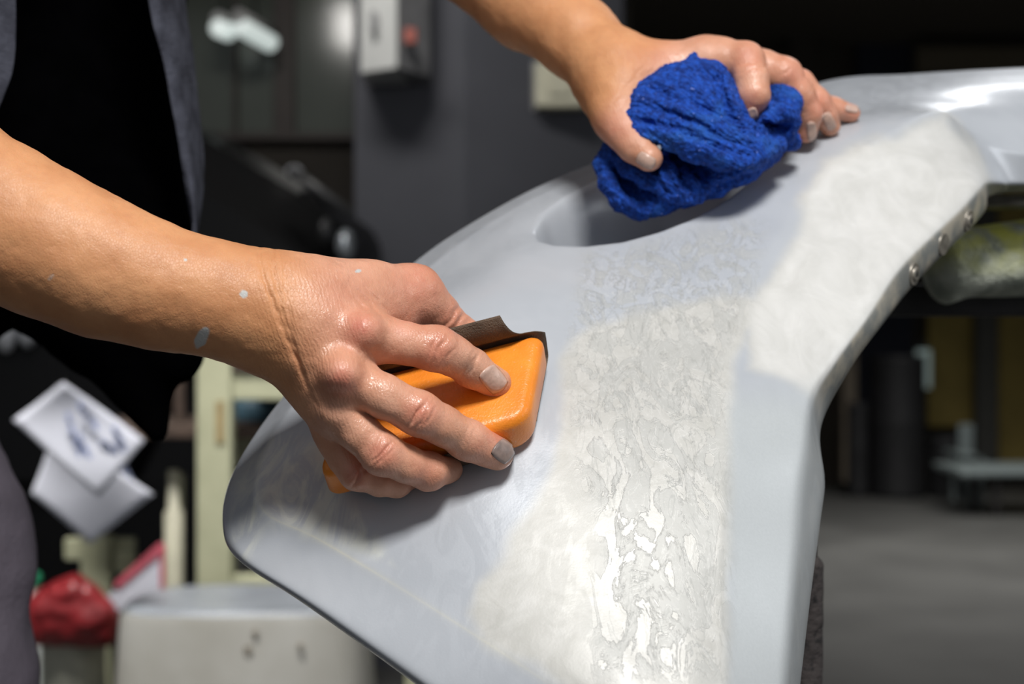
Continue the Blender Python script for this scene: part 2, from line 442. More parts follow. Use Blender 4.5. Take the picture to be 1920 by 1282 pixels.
sl = np.maximum(poly_sd(qx, qy, SLUR), poly_sd(qx, qy, BAND)) + nz1 * 22 + nz2 * 10
slur = sstep(sl, -14, 20) * (1 - .85 * sstep(hd, -25, 5))
face = sstep(qx, 1352, 1386) * sstep(qy, 690, 790)
streak = sstep(poly_sd(qx, qy, [(1090,470),(1230,440),(1380,400),(1440,420),(1420,560),(1372,660),(1370,1282),(1100,1282),(1120,1000),(1060,800),(1060,640)]), -20, 40)
crl = np.exp(-np.abs(up - 2) / .035) * sstep(vp, 1.5, 3.3) * sstep(-vp, -6.5, -5.6) * (0.6 + .4 * nz1)
leftc = sstep(poly_sd(qx, qy, [(430,900),(500,800),(640,820),(640,920),(720,1010),(800,1110),(600,1010),(500,990),(440,1060)]) + nz1 * 30, -12, 25)
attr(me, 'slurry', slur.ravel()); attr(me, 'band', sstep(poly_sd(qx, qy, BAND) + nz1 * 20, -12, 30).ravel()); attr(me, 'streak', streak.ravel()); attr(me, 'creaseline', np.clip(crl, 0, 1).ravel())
attr(me, 'corner', leftc.ravel()); attr(me, 'flange', (sstep(up, 8.02, 8.12) * (.12 + .88 * sstep(vp, 5.6, 6.6))).ravel()); attr(me, 'silver', np.clip(face, 0, 1).ravel())
def bumper_material():
    s = NT('bumper_primer'); co = s.coord()
    slu = s.attr('slurry'); stk = s.attr('streak'); crl_ = s.attr('creaseline'); cor = s.attr('corner'); fl = s.attr('flange'); sv = s.attr('silver')
    big = s.noise(co, 14, 4, .5, 1.2)
    grey = s.mix(s.maprange(big, .35, .65), (0.46, 0.49, 0.535), (0.50, 0.53, 0.575))
    white = s.mix(s.maprange(s.noise(co, 55, 6, .65, 1.5), .35, .68), (0.50, 0.50, 0.475), (0.60, 0.60, 0.58))
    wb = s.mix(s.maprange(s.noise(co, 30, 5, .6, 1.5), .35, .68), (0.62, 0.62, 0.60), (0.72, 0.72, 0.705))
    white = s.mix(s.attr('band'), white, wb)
    silver = s.mix(s.noise(co, 700, 2), (0.50, 0.535, 0.555), (0.56, 0.595, 0.615))
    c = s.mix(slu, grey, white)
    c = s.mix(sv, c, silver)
    # drying rings: thin lines where a warped noise crosses a level
    mp = s.t.nodes.new('ShaderNodeMapping'); mp.inputs['Scale'].default_value = (1.6, 1.0, .6); mp.inputs['Rotation'].default_value = (0, .35, 0); s.L(co, mp.inputs[0])
    wn = s.noise(mp.outputs[0], 40, 6, .6, 1.6)
    ring = s.math('ABSOLUTE', s.math('SUBTRACT', wn, .5)); ring = s.maprange(ring, 0, .012, 1, 0)
    wn2 = s.noise(mp.outputs[0], 60, 5, .62, 2.6)
    ring2 = s.maprange(s.math('ABSOLUTE', s.math('SUBTRACT', wn2, .46)), 0, .018, 1, 0)
    blot = s.maprange(wn, .48, .54)
    c = s.mix(s.math('MULTIPLY', s.math('MULTIPLY', blot, stk), .55), c, (0.43, 0.44, 0.43))
    c = s.mix(s.math('MULTIPLY', s.math('MULTIPLY', ring, stk), .55), c, (0.26, 0.27, 0.27))
    c = s.mix(s.math('MULTIPLY', s.math('MULTIPLY', ring2, stk), .3), c, (0.85, 0.85, 0.83))
    dm = s.t.nodes.new('ShaderNodeMapping'); dm.inputs['Scale'].default_value = (2.2, 1.0, .28); s.L(co, dm.inputs[0])
    drip = s.maprange(s.math('ABSOLUTE', s.math('SUBTRACT', s.noise(dm.outputs[0], 42, 4, .55, .8), .52)), 0, .02, 1, 0)
    c = s.mix(s.math('MULTIPLY', s.math('MULTIPLY', drip, stk), .40), c, (0.30, 0.31, 0.30))
    c = s.mix(s.math('MULTIPLY', crl_, 1.0), c, (0.70, 0.68, 0.56))
    sw = s.noise(mp.outputs[0], 30, 6, .6, 2.5)
    c = s.mix(s.math('MULTIPLY', cor, s.maprange(sw, .42, .60, 0, .9)), c, (0.66, 0.68, 0.64))
    # faint scattered scratches on the grey
    sc = s.t.nodes.new('ShaderNodeMapping'); sc.inputs['Scale'].default_value = (1, 1, 9); sc.inputs['Rotation'].default_value = (0, 1.0, 0); s.L(co, sc.inputs[0])
    scn = s.maprange(s.noise(sc.outputs[0], 45, 4, .6, .5), .66, .74)
    
    dirt_dark = s.mix(s.maprange(s.noise(co, 60, 5), .4, .62), (0.21, 0.22, 0.21), (0.42, 0.385, 0.315))
    c = s.mix(s.math('MULTIPLY', fl, .95), c, dirt_dark)
    s.L(c, s.b.inputs['Base Color'])
    r = s.mix(slu, (0.30, 0.30, 0.30), (0.40, 0.40, 0.40))
    s.L(s.math('ADD', s.maprange(slu, 0, 1, .29, .42), s.maprange(blot, 0, 1, 0, .08)), s.b.inputs['Roughness'])
    s.b.inputs['Metallic'].default_value = 0.12
    s.L(s.maprange(slu, 0, 1, .30, .12), s.b.inputs['Coat Weight']); s.b.inputs['Specular IOR Level'].default_value = .38; s.b.inputs['Coat Roughness'].default_value = .16
    h = s.math('MULTIPLY', s.math('ADD', blot, s.math('MULTIPLY', ring, .5)), stk)
    b1 = s.bump(h, .35, .0004)
    b2 = s.bump(s.noise(co, 900, 2), .12, .0003, b1)
    s.L(b2, s.b.inputs['Normal'])
    return s.m
M['bumper'] = bumper_material()
bumper = thing('car_bumper', B(960, 641, .9), 'grey primed plastic car bumper being wet sanded on the stand, wide pale slurry streaks', 'bumper')
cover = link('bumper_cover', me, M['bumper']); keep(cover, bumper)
sm = cover.modifiers.new('thick', 'SOLIDIFY'); sm.thickness = 0.0028; sm.offset = -1

def surf(px, py):             # point and normal of the bumper (without recess) seen at a pixel
    i = np.argmin((qx0 - px) ** 2 + (qy0 - py) ** 2 + 1e5 * (inner_mask))
    return RAWG.reshape(-1, 3)[i], NRM.reshape(-1, 3)[i]
inner_mask = ((up < 1.05) | (up > 8.9)).ravel()
qx0 = qx.ravel(); qy0 = qy.ravel()
def surf_top(px, py):
    p, n = surf(px, py); return Vector(p), Vector(n)

# clips in the mounting flange
M['clip'] = mat('clip', (0.40, 0.37, 0.32), .4, metal=.6, noise=.4, nscale=200)
M['hole_dark'] = mat('hole_dark', (0.02, 0.02, 0.02), .8)
fc = (G[:, int(np.argmin(np.abs(upar - 8.55)))], )[0]
fnrm = NRM[:, int(np.argmin(np.abs(upar - 8.5)))]
fcx, fcy = proj(fc)
def flange_at(px, py):
    i = int(np.argmin((fcx - px) ** 2 + (fcy - py) ** 2)); return Vector(fc[i]), Vector(fnrm[i]), Vector(fc[min(i + 3, len(fc) - 1)] - fc[i - 3]).normalized()
for (px, py, screw) in ((1711, 512, True), (1764, 455, False), (1812, 410, True)):
    c, n, t = flange_at(px, py)
    cyl('clip_socket', c - n * .002, c + n * .0009, .0072, .0068, M['clip'], bumper, 24, .0004)
    if screw:
        cyl('screw', c + n * .0007, c + n * .0020, .0044, .0036, M['clip'], bumper, 20, .0005)
        cyl('screw_slot', c + n * .0018, c + n * .0022, .0016, .0016, M['hole_dark'], bumper, 10)

# ------------------------------------------------------------------ person
person = thing('person', B(-120, 900, 1.05), 'person in black top and open grey shirt, sanding the bumper and pressing a towel', 'person')

def chain(V, F, pts, k):
    for a, b in zip(pts[:-1], pts[1:]):
        V.cone(F, P(a[0], a[1], a[2]), P(b[0], b[1], b[2]), R_(a[3], a[2]), R_(b[3], b[2]), k)
def hand_mesh(h, arm, palm, fingers, creases, knuckles, carves=()):
    allp = [P(*p[:3]) for ch in [arm] + palm + fingers for p in ch]; rr = max(R_(p[3], p[2]) for p in arm)
    lo = np.min(allp, 0) - rr * 1.15; hi = np.max(allp, 0) + rr * 1.15
    V = Vol(lo, hi, h, .022)
    Fp = V.new(); chain(V, Fp, arm, .010)
    Fq = V.new()
    for ch in palm: chain(V, Fq, ch, .012)
    Fp = smin(Fp, Fq, .016)
    del Fq
    out = Fp.copy()
    for ch in fingers:
        Ff = V.new(); chain(V, Ff, ch, .0035)
        np.minimum(out, smin(Fp, Ff, .009), out=out)
    for (x, y, d, r, s_) in knuckles:                       # small bony bumps on the back of the hand
        c = P(x, y, d); G_ = V.new(); V.cone(G_, c, c + 1e-4, R_(r, d), R_(r, d), 0); out = smin(out, G_, s_)
    for (a, b, k) in carves:
        V.carve(out, P(*a[:3]), P(*b[:3]), R_(a[3], a[2]), R_(b[3], b[2]), k)
    for (x, y, d, nx, ny, w_, dp, R) in creases:            # pixel direction normal to the crease
        n = np.array([nx, 0, -ny]); V.crease(out, P(x, y, d), n, w_, dp, R)
    V.noise(out, lambda p: .00035 * vnoise(p, 110) + .00012 * vnoise(p, 320), .003)
    return V, out

# right hand and forearm (near the camera)
rarm = [(-330,210,.735,175), (-140,335,.735,152), (0,415,.733,138), (100,462,.73,130), (200,506,.73,121), (300,539,.732,108), (400,559,.735,101), (480,579,.738,97), (530,592,.74,92)]
rpalm = [[(535,570,.742,74), (590,575,.742,66), (694,630,.738,42)],
         [(535,600,.738,74), (590,630,.733,62), (642,703,.728,43)],
         [(535,615,.74,72), (590,680,.735,50), (632,775,.735,36)],
         [(540,630,.745,60), (590,725,.742,38), (628,815,.748,29)],
         [(540,580,.748,78), (620,557,.752,58), (690,549,.765,51), (775,549,.785,48)],
         [(640,580,.752,48), (740,600,.775,36)]]
rfing = [[(775,549,.785,48), (822,588,.795,39), (868,634,.803,36), (915,676,.803,31), (945,698,.803,26)],
         [(694,630,.738,43), (757,643,.738,38), (818,654,.742,42), (850,667,.749,36), (882,689,.757,35), (930,718,.766,29)],
         [(642,705,.726,43), (718,742,.723,40), (786,775,.727,41), (830,797,.735,36), (878,825,.744,37), (930,850,.754,32)],
         [(636,776,.734,36), (672,808,.727,37), (716,850,.727,39), (765,872,.734,33), (803,884,.742,34), (842,880,.760,25)],
         [(626,815,.748,28), (644,860,.745,27), (669,888,.744,31), (712,903,.748,26), (745,906,.753,24), (768,900,.762,18)]]
rknuck = [(684,622,.722,34,.008), (640,700,.711,34,.008), (631,774,.722,26,.008)]
RC = []
def pip(x, y, d, nx, ny, n=3, sp=10, dp=.0007, R=.0095):
    for i in range(n):
        o = (i - (n - 1) / 2) * sp + RNG.uniform(-2.5, 2.5); q = RNG.uniform(-.22, .22); k = RNG.uniform(.45, 1.0)
        RC.append((x + nx * o - ny * RNG.uniform(-8, 8), y + ny * o + nx * RNG.uniform(-8, 8), d, nx + q * ny, ny - q * nx, RNG.uniform(.0005, .0009), dp * 1.9 * k, R * RNG.uniform(.6, 1.0)))
pip(826,655,.725,.93,.36,4,10); pip(883,686,.742,.85,.52,3,7,.0006,.008)
pip(790,777,.712,.86,.50,4,10); pip(876,822,.73,.86,.5,2,7,.0004,.007)
pip(716,852,.712,.80,.6,4,7,.0008); pip(669,890,.732,.85,.5,3,7)
for i in range(3): RC.append((528 + i * 9, 600 - i * 4, .715, .93, -.36 + .1 * i, .0010, .0011 - .0003 * i, .030))
for i in range(5): RC.append((700 - i * 7, 560 + i * 9, .735, .75, -.66, .0010, .0006, .012))
for i in range(4): RC.append((850 + i * 11, 590 + i * 11, .785, .8, .6, .0011, .0010, .010))
# web hollows between the metacarpal heads and around the thumb
rcarv = [((735,585,.715,14), (705,560,.712,10), .006)]
V1, F1 = hand_mesh(.0006, rarm, rpalm, rfing, RC, rknuck, rcarv)
v1, f1 = V1.mesh(F1)

# left hand and forearm (far)
larm = [(700,-240,1.10,104), (860,-112,1.06,98), (990,0,1.03,88), (1085,73,1.0,72), (1140,125,.98,67), (1168,155,.97,67)]
lpalm = [[(1170,155,.97,66), (1250,140,.97,52), (1325,120,.965,46)],
         [(1170,160,.975,62), (1290,150,.985,50), (1380,130,.99,42)],
         [(1175,170,.975,55), (1300,170,1.0,44), (1400,150,1.01,36)],
         [(1170,160,.97,64), (1163,195,.955,52), (1163,222,.945,44)]]
lfing = [[(1163,222,.945,44), (1174,250,.935,36), (1190,272,.928,32), (1217,297,.92,25)],
         [(1325,118,.965,46), (1362,112,.962,36), (1397,116,.955,37), (1410,150,.945,31), (1412,178,.942,30), (1404,208,.945,22)],
         [(1385,130,.99,40), (1430,128,.985,34), (1470,142,.980,34), (1498,178,.980,29), (1516,212,.985,26), (1511,246,.992,22)],
         [(1400,150,1.01,36), (1455,150,1.01,30), (1498,160,1.0,29), (1530,192,1.0,26), (1545,215,1.005,24), (1556,236,1.01,20)],
         [(1410,170,1.02,30), (1480,185,1.02,26), (1530,192,1.02,23), (1565,204,1.025,20), (1596,213,1.03,17)]]
LC = RC; RC = []
pip(1410,125,.93,.3,.9,3,9); pip(1412,180,.92,0,1,2,8); pip(1478,146,.96,.7,.7,3,9); pip(1508,162,.98,.7,.7,3,8)
pip(1186,268,.905,.5,.86,3,8); pip(1518,212,.97,0,1,2,7,.0005,.007); pip(1548,214,.99,.2,.98,2,7,.0005,.007)
for i in range(3): RC.append((1185 + i * 10, 150, .93, .75, .6, .0010, .0006, .022))
V2, F2 = hand_mesh(.0009, larm, lpalm, lfing, RC, [])
v2, f2 = V2.mesh(F2)

# the rest of the body, hidden by clothes or outside the frame
bod_pts = [(-330,210,.735,165), (-420,-60,.80,160), (-60,-560,.98,170), (150,-640,1.15,150), (330,-600,1.30,150), (600,-440,1.24,125), (700,-240,1.10,100)]
allb = Vol((-1.25, .55, .02), (.15, 1.45, 1.98), .009, .05)
Fb = allb.new()
def bc(a, b, k=.03): allb.cone(Fb, P(*a[:3]), P(*b[:3]), R_(a[3], a[2]), R_(b[3], b[2]), k)
for a, b in zip(bod_pts[:-1], bod_pts[1:]): bc(a, b)
bc((140,-480,1.25,170), (30,200,1.27,150)); bc((30,200,1.27,150), (-200,700,1.27,120))
bc((-230,800,1.19,110), (-150,1700,1.12,80)); bc((-250,800,1.32,110), (-230,1700,1.32,80))
bc((-150,1700,1.12,80), (-180,2900,1.12,60)); bc((-230,1700,1.32,80), (-230,2700,1.32,56))
bc((180,-600,1.17,110), (260,-800,1.15,105)); bc((290,-960,1.15,190), (330,-860,1.15,160)); bc((420,-870,1.15,60), (440,-850,1.15,40))
bvv, bff = allb.mesh(Fb)
ko = bff.min(1) >= 0; bff = bff[ko]

allv = np.concatenate([v1, v2, bvv]); allf = np.concatenate([f1, f2 + len(v1), bff + len(v1) + len(v2)])
bme = mesh_np(allv, allf)
ax_, ay_ = proj(allv)
i1 = np.arange(len(allv)) < len(v1); i2 = (np.arange(len(allv)) >= len(v1)) & (np.arange(len(allv)) < len(v1) + len(v2))
handv = np.where(i1, sstep(ax_, 500, 640), np.where(i2, sstep(ax_ * .75 + ay_ * .65, 960, 1020), 0))
red = np.zeros(len(allv))
for (x, y, r, s_) in ((675,616,36,.9), (640,712,32,.9), (820,652,34,.7), (790,776,34,.8), (716,850,32,.8), (668,888,26,.8), (935,815,30,.7), (790,530,60,.55), (770,600,50,.4), (845,600,45,.5), (930,735,18,.5), (650,560,60,.25), (905,840,30,.4),(800,890,36,.4)):
    red = np.maximum(red, np.where(i1, s_ * np.exp(-((ax_ - x) ** 2 + (ay_ - y) ** 2) / r ** 2), 0))
for (x, y, r, s_) in ((1405,110,30,.5), (1410,210,34,.7), (1150,240,40,.4), (1490,140,40,.5), (1540,200,36,.6), (1600,205,22,.7), (1230,110,50,.3), (1410,180,20,.5),(1500,255,24,.6)):
    red = np.maximum(red, np.where(i2, s_ * np.exp(-((ax_ - x) ** 2 + (ay_ - y) ** 2) / r ** 2), 0))
paint = np.zeros(len(allv))
nzp = vnoise(allv, 300)
for (x, y, rx, ry, an) in ((458,551,8,8,0), (378,633,12,22,.5), (671,508,6,3,-.2), (95,520,8,3,-.8), (348,487,3,2,0)):
    dx, dy = ax_ - x, ay_ - y; ca, sa = math.cos(an), math.sin(an)
    e = ((dx * ca + dy * sa) / rx) ** 2 + ((-dx * sa + dy * ca) / ry) ** 2
    paint = np.maximum(paint, np.where(i1, 1 - sstep(e + .3 * nzp, .8, 1.15), 0))
paint *= np.where(ax_ < 200, .35, .9)
dirt_dark = np.where(i1, .8 * np.exp(-((ax_ - 958) ** 2 / 200 + (ay_ - 842) ** 2 / 500)) + .45 * np.exp(-(((ax_ - 880) * .6 + (ay_ - 690) * -.3) ** 2 / 60 + (ay_ - 690) ** 2 / 300)) + .35*np.exp(-((ax_-850)**2/150+(ay_-885)**2/300)), 0)  # grimy middle fingertip, plus a darker index crease and ring tip
wrk = np.where(i1, .35 * sstep(ax_, 440, 540) * (1 - .6 * sstep(ax_, 600, 700)), .15 * i2)
attr(bme, 'hand', handv); attr(bme, 'red', red); attr(bme, 'paint', paint); attr(bme, 'dirt', np.clip(dirt_dark, 0, 1)); attr(bme, 'wrinkle', wrk)
body = link('body', bme, M['skin']); keep(body, person)

def nail(V, F, cx, cy, dx, dy, hl, hw, d0, m, name='fingernail'):
    """thin curved plate laid on the fingertip"""
    n = math.hypot(dx, dy); dx /= n; dy /= n
    nu_, nv_ = 15, 13; rows = []
    org = np.array([0, 0, CAMZ])
    for i in range(nu_):
        r = []
        for j in range(nv_):
            a = i / (nu_ - 1) * 2 - 1; b = j / (nv_ - 1) * 2 - 1
            # superellipse mapping square -> rounded outline
            u_ = a * math.sqrt(1 - .32 * b * b); v_ = b * math.sqrt(1 - .22 * a * a)
            px = cx + dx * u_ * hl - dy * v_ * hw; py = cy + dy * u_ * hl + dx * v_ * hw
            d = P(px, py, 1.0) - org; d /= np.linalg.norm(d)
            t = (d0 - .06) * K / d[1]
            for _ in range(60):
                s_ = float(V.sample(F, org + d * t)); t += s_ * .8
                if abs(s_) < 1e-5: break
            e = max(abs(a), abs(b))
            r.append(org + d * (t - .0005 + .0007 * sstep(e, .82, 1.0)))
        rows.append(r)
    g = np.array(rows)
    me_ = grid_mesh(g)
    o = link(name, me_, m); o.parent = body
    s_ = o.modifiers.new('t', 'SOLIDIFY'); s_.thickness = .0008; s_.offset = 0
    return o
nail(V1, F1, 925, 711, .62, .78, 25, 20, .766, M['nail'])
nail(V1, F1, 944, 846, .78, .62, 19, 19, .754, M['nail_dirty'])
nail(V2, F2, 1211, 301, .85, .5, 18, 12, .92, M['nail'])
nail(V2, F2, 1522, 247, .1, 1, 19, 8, .99, M['nail'])
nail(V2, F2, 1554, 227, .45, .9, 17, 9, 1.0, M['nail'])
nail(V2, F2, 1597, 204, 1, .2, 13, 6, 1.03, M['nail'])
nail(V2, F2, 1412, 214, .3, 1, 12, 8, .945, M['nail'])
del F1, F2, Fb

# black top: an SDF torso with a hanging hem
VS = Vol((-.85, .70, .85), (-.15, 1.45, 1.75), .004, .04)
FS = VS.new()
for a, b in [((150,-480,1.25,300), (60,0,1.25,262)), ((60,0,1.25,262), (75,330,1.24,262)), ((75,330,1.24,262), (190,530,1.20,130)),
             ((205,560,1.18,125), (296,812,1.13,22)), ((0,350,1.26,200), (-260,500,1.26,220)), ((-260,500,1.26,222), (-262,700,1.26,222)), ((240,560,1.16,100), (340,690,1.13,24)), ((270,400,1.18,75), (345,650,1.14,24))]:
    VS.cone(FS, P(*a[:3]), P(*b[:3]), R_(a[3], a[2]), R_(b[3], b[2]), .03)
VS.noise(FS, lambda p: .007 * vnoise(p * np.array([1, 1, .35]), 22) + .002 * vnoise(p * np.array([1, 1, .5]), 60), .02)
sv_, sf_ = VS.mesh(FS); sf_ = sf_[sf_.min(1) >= 0]
keep(link('black_top', mesh_np(sv_, sf_), M['black_cloth']), person)

def panel(name, left, right, m, bulge):
    L_, _ = cr_interp(np.array(left, float), [12] * (len(left) - 1)); R2, _ = cr_interp(np.array(right, float), [12] * (len(right) - 1))
    g = []
    for a, b in zip(L_, R2):
        row = []
        for j in range(25):
            t = j / 24; q = a * (1 - t) + b * t; q = q.copy(); q[2] -= bulge * math.sin(math.pi * t); row.append(P(*q))
        g.append(row)
    g = np.array(g); sh = g.shape
    g = g.reshape(-1, 3); g[:, 1] += .006 * vnoise(g * np.array([1, 1, .3]), 40) + .002 * vnoise(g, 90)
    o = link(name, grid_mesh(g.reshape(sh)), m); keep(o, person)
    s_ = o.modifiers.new('t', 'SOLIDIFY'); s_.thickness = .0016
    sb = o.modifiers.new('s', 'SUBSURF'); sb.levels = 1; sb.render_levels = 1
    return o
panel('open_shirt_front', [(255,-420,1.02), (262,-200,1.03), (277,0,1.05), (306,120,1.06), (326,220,1.07), (344,320,1.08), (357,400,1.09), (366,452,1.095)],
      [(360,-420,1.16), (345,-200,1.16), (350,0,1.15), (366,100,1.15), (376,200,1.14), (383,300,1.13), (380,390,1.11), (368,456,1.10)], M['grey_cloth'], .02)
panel('open_shirt_front', [(-420,-420,1.0), (-420,-200,1.0), (-420,0,1.0), (-420,110,1.0), (-420,230,1.0)],
      [(40,-420,.98), (34,-200,.97), (31,0,.97), (26,120,.965), (-12,240,.96)], M['grey_cloth'], .04)
# trousers
VT = Vol((-.95, .70, .05), (-.2, 1.50, 1.30), .006, .04); FT = VT.new()
for a, b in [((-230,640,1.24,185), (-250,760,1.20,200)), ((-250,760,1.20,200), (-128,1050,1.16,158)), ((-128,1050,1.16,158), (-98,1290,1.14,148)), ((-98,1290,1.14,148), (-150,1800,1.12,135)), ((-150,1800,1.12,135), (-180,2800,1.12,100)),
             ((-260,760,1.3,220), (-240,1700,1.32,130)), ((-240,1700,1.32,130), (-230,2650,1.32,95))]:
    VT.cone(FT, P(*a[:3]), P(*b[:3]), R_(a[3], a[2]), R_(b[3], b[2]), .03)
VT.noise(FT, lambda p: .006 * vnoise(p, 18) + .0025 * vnoise(p, 50), .02)
tv, tf = VT.mesh(FT); tf = tf[tf.min(1) >= 0]
keep(link('trousers', mesh_np(tv, tf), M['trouser']), person)

# ------------------------------------------------------------------ sanding block and paper
def block_material():
    s = NT('orange_rubber'); co = s.coord()
    c = s.mix(s.maprange(s.noise(co, 60, 5), .35, .7), (0.80, 0.225, 0.018), (0.90, 0.30, 0.03))
    c = s.mix(s.maprange(s.noise(co, 500, 3), .66, .75, 0, .5), c, (0.75, 0.45, 0.28))
    s.L(c, s.b.inputs['Base Color']); s.b.inputs['Roughness'].default_value = .33
    s.L(s.bump(s.noise(co, 900, 3), .35, .0006), s.b.inputs['Normal']); return s.m
M['block'] = block_material()
c0, n0 = surf_top(829, 802)
e1 = Vector(P(1012, 735, .79)) - Vector(P(630, 838, .782)); e1 = (e1 - n0 * e1.dot(n0)).normalized()
e2 = n0.cross(e1).normalized()
if e2.z < 0: e2 = -e2
e2 = (e2 + e1 * .42).normalized()
BL, BW, BT = .1010, .0560, .020
cb = c0 + n0 * (BT / 2 + .0014)
def bpt(a, b, c): return cb + e1 * a + e2 * b + n0 * c
bm = bmesh.new()
nn_ = 20
# top-view outline: rounded rectangle swept with a rounded edge profile (superellipsoid-like loaf)
bmesh.ops.create_cube(bm, size=1)
bmesh.ops.scale(bm, vec=(BL, BW, BT), verts=bm.verts)
ve = [e for e in bm.edges if abs(e.verts[0].co.z - e.verts[1].co.z) > BT * .5]
bmesh.ops.bevel(bm, geom=ve, offset=.009, segments=7, affect='EDGES', profile=.5)
te = [e for e in bm.edges if all(v.co.z > BT * .49 for v in e.verts)]
bmesh.ops.bevel(bm, geom=te, offset=.0058, segments=6, affect='EDGES', profile=.5)
be = [e for e in bm.edges if all(v.co.z < -BT * .49 for v in e.verts)]
bmesh.ops.bevel(bm, geom=be, offset=.002, segments=2, affect='EDGES', profile=.5)
mt = Matrix((( e1.x, e2.x, n0.x, cb.x), (e1.y, e2.y, n0.y, cb.y), (e1.z, e2.z, n0.z, cb.z), (0, 0, 0, 1)))
bmesh.ops.transform(bm, matrix=mt, verts=bm.verts)
blk = bm_obj('sanding_block', bm, M['block'], None, True)
tag(blk, 'orange rubber sanding block with rounded ends gripped in the near hand', 'sanding block')

M['paper'] = mat('sandpaper', (0.13, 0.085, 0.055), .75, noise=.35, nscale=90, bump=.5, bscale=1500)
M['print'] = mat('paper_print', (0.22, 0.08, 0.03), .8)
# profile across the block (b,c): below the block, up its far side, then curled open
prof = [(-.0287,-.0108), (-.015,-.0109), (.005,-.0109), (.022,-.0109), (.0278,-.0100), (.0288,-.004), (.0288,.004), (.0280,.0095), (.0262,.0125), (.0242,.0150), (.0232,.0190), (.0240,.0240), (.0268,.0285)]
prof = [np.array(p) for p in prof]
pr, _ = cr_interp(np.array(prof), [4] * (len(prof) - 1))
prof_low = [(-.0287,-.0108), (-.0291,-.006), (-.0292,-.002), (-.0300,.002)]
def sheet(name, prof_, a0, a1, curl=None):
    g = []
    for i in range(40):
        t = i / 39; a = a0 + (a1 - a0) * t; row = []
        for j, (b_, c_) in enumerate(prof_):
            w_ = j / (len(prof_) - 1); bb, cc = b_, c_
            if curl: bb, cc, a_ = curl(a, t, w_, b_, c_)
            else: a_ = a
            row.append(np.array(bpt(a_, bb, cc)))
        g.append(row)
    o = link(name, grid_mesh(np.array(g)), M['paper']); s_ = o.modifiers.new('t', 'SOLIDIFY'); s_.thickness = .0004; s_.offset = 0
    return o
def curl(a, t, w_, b_, c_):
    k = max(0, (w_ - .55) / .45)
    if t > .75 and w_ < .5: b_ = max(b_, -.0287 + .016 * ((t - .75) / .25))
    if t < .2 and w_ < .5: b_ = max(b_, -.0287 + .014 * ((.2 - t) / .2))
    return b_, c_, a - .020 * (k ** .7) * (t ** 2)
paper = sheet('sandpaper_sheet', pr, -BL / 2 + .001, BL / 2 - .0005, curl)
tag(paper, 'brown sandpaper sheet wrapped under the orange block with its edge curled up', 'sandpaper')
pl, _ = cr_interp(np.array(prof_low), [4] * 3)
flap = sheet('folded_edge', pl, -BL / 2 + .020, BL / 2 - .014); flap.parent = paper

# ------------------------------------------------------------------ blue towel
def towel_material():
    s = NT('blue_terry'); co = s.coord()
    c = s.mix(s.maprange(s.noise(co, 330, 4, .65), .38, .66), (0.004, 0.024, 0.17), (0.012, 0.085, 0.50))
    c = s.mix(s.maprange(s.noise(co, 28, 3), .58, .72, 0, .45), c, (0.035, 0.17, 0.52))
    c = s.mix(s.maprange(s.noise(co, 600, 2), .70, .75, 0, .8), c, (0.22, 0.30, 0.72))
    s.L(c, s.b.inputs['Base Color']); s.b.inputs['Roughness'].default_value = .85; s.b.inputs['Specular IOR Level'].default_value = .25
    s.b.inputs['Sheen Weight'].default_value = .08; s.b.inputs['Sheen Tint'].default_value = (.2, .4, 1, 1)
    wv = s.t.nodes.new('ShaderNodeTexWave'); wv.inputs['Scale'].default_value = 120; wv.inputs['Distortion'].default_value = 5; wv.inputs['Detail'].default_value = 3; wv.bands_direction = 'DIAGONAL'
    s.L(co, wv.inputs['Vector'])
    b1 = s.bump(wv.outputs['Fac'], .5, .0010); b2 = s.bump(s.noise(co, 900, 3), .8, .0012, b1)
    s.L(b2, s.b.inputs['Normal']); return s.m
M['towel'] = towel_material()
lumps = [  # chains of (px,py,d,r)
 [(1216,190,.945,42), (1265,165,.945,42), (1315,150,.948,40)], [(1288,150,.948,26), (1303,100,.950,8)], [(1300,150,.948,34), (1340,130,.952,20)],
 [(1212,215,.938,44), (1275,235,.932,48), (1335,262,.928,44), (1400,285,.93,34), (1452,268,.945,24)],
 [(1290,185,.938,46), (1340,200,.938,40), (1360,235,.935,34)],
 [(1196,230,.930,26), (1200,262,.925,18), (1235,272,.920,18)],
 [(1240,250,.920,20), (1300,280,.917,23), (1360,300,.919,23), (1405,294,.928,20)],
 [(1360,120,.958,12), (1362,165,.945,14), (1378,205,.935,15), (1405,240,.932,16), (1430,262,.935,16)],
 [(1418,262,.935,15), (1440,228,.938,16), (1468,212,.942,17), (1486,228,.948,15), (1480,252,.952,14)],
 [(1445,138,.985,18), (1462,165,.980,24), (1476,192,.972,24), (1480,215,.965,20)],
 [(1440,250,.955,28), (1480,262,.965,18), (1490,270,.97,12)],
 [(1440,215,.955,26), (1400,240,.955,36)],
 [(1142,280,.958,14), (1128,308,.955,14), (1140,345,.950,15), (1165,378,.948,18), (1200,392,.946,21)],
 [(1195,388,.950,25), (1240,376,.950,26), (1290,360,.95,25), (1340,342,.948,26), (1400,316,.948,22), (1450,286,.955,16)],
 [(1150,290,.950,13), (1180,318,.942,14), (1212,338,.938,15), (1250,352,.938,15)],
 [(1245,290,.938,13), (1254,330,.930,12), (1275,360,.932,13), (1310,370,.940,12)],
 [(1282,310,.938,11), (1296,340,.932,11), (1322,352,.935,11), (1340,330,.935,12), (1352,318,.938,12)],
 [(1330,335,.940,12), (1345,358,.945,11)], [(1360,322,.94,16), (1385,332,.945,14)],
 [(1170,350,.965,30), (1300,320,.965,50), (1400,290,.965,34)],
 [(1160,320,.962,22), (1200,360,.955,26)],
]
ap = [P(*p[:3]) for ch in lumps for p in ch]
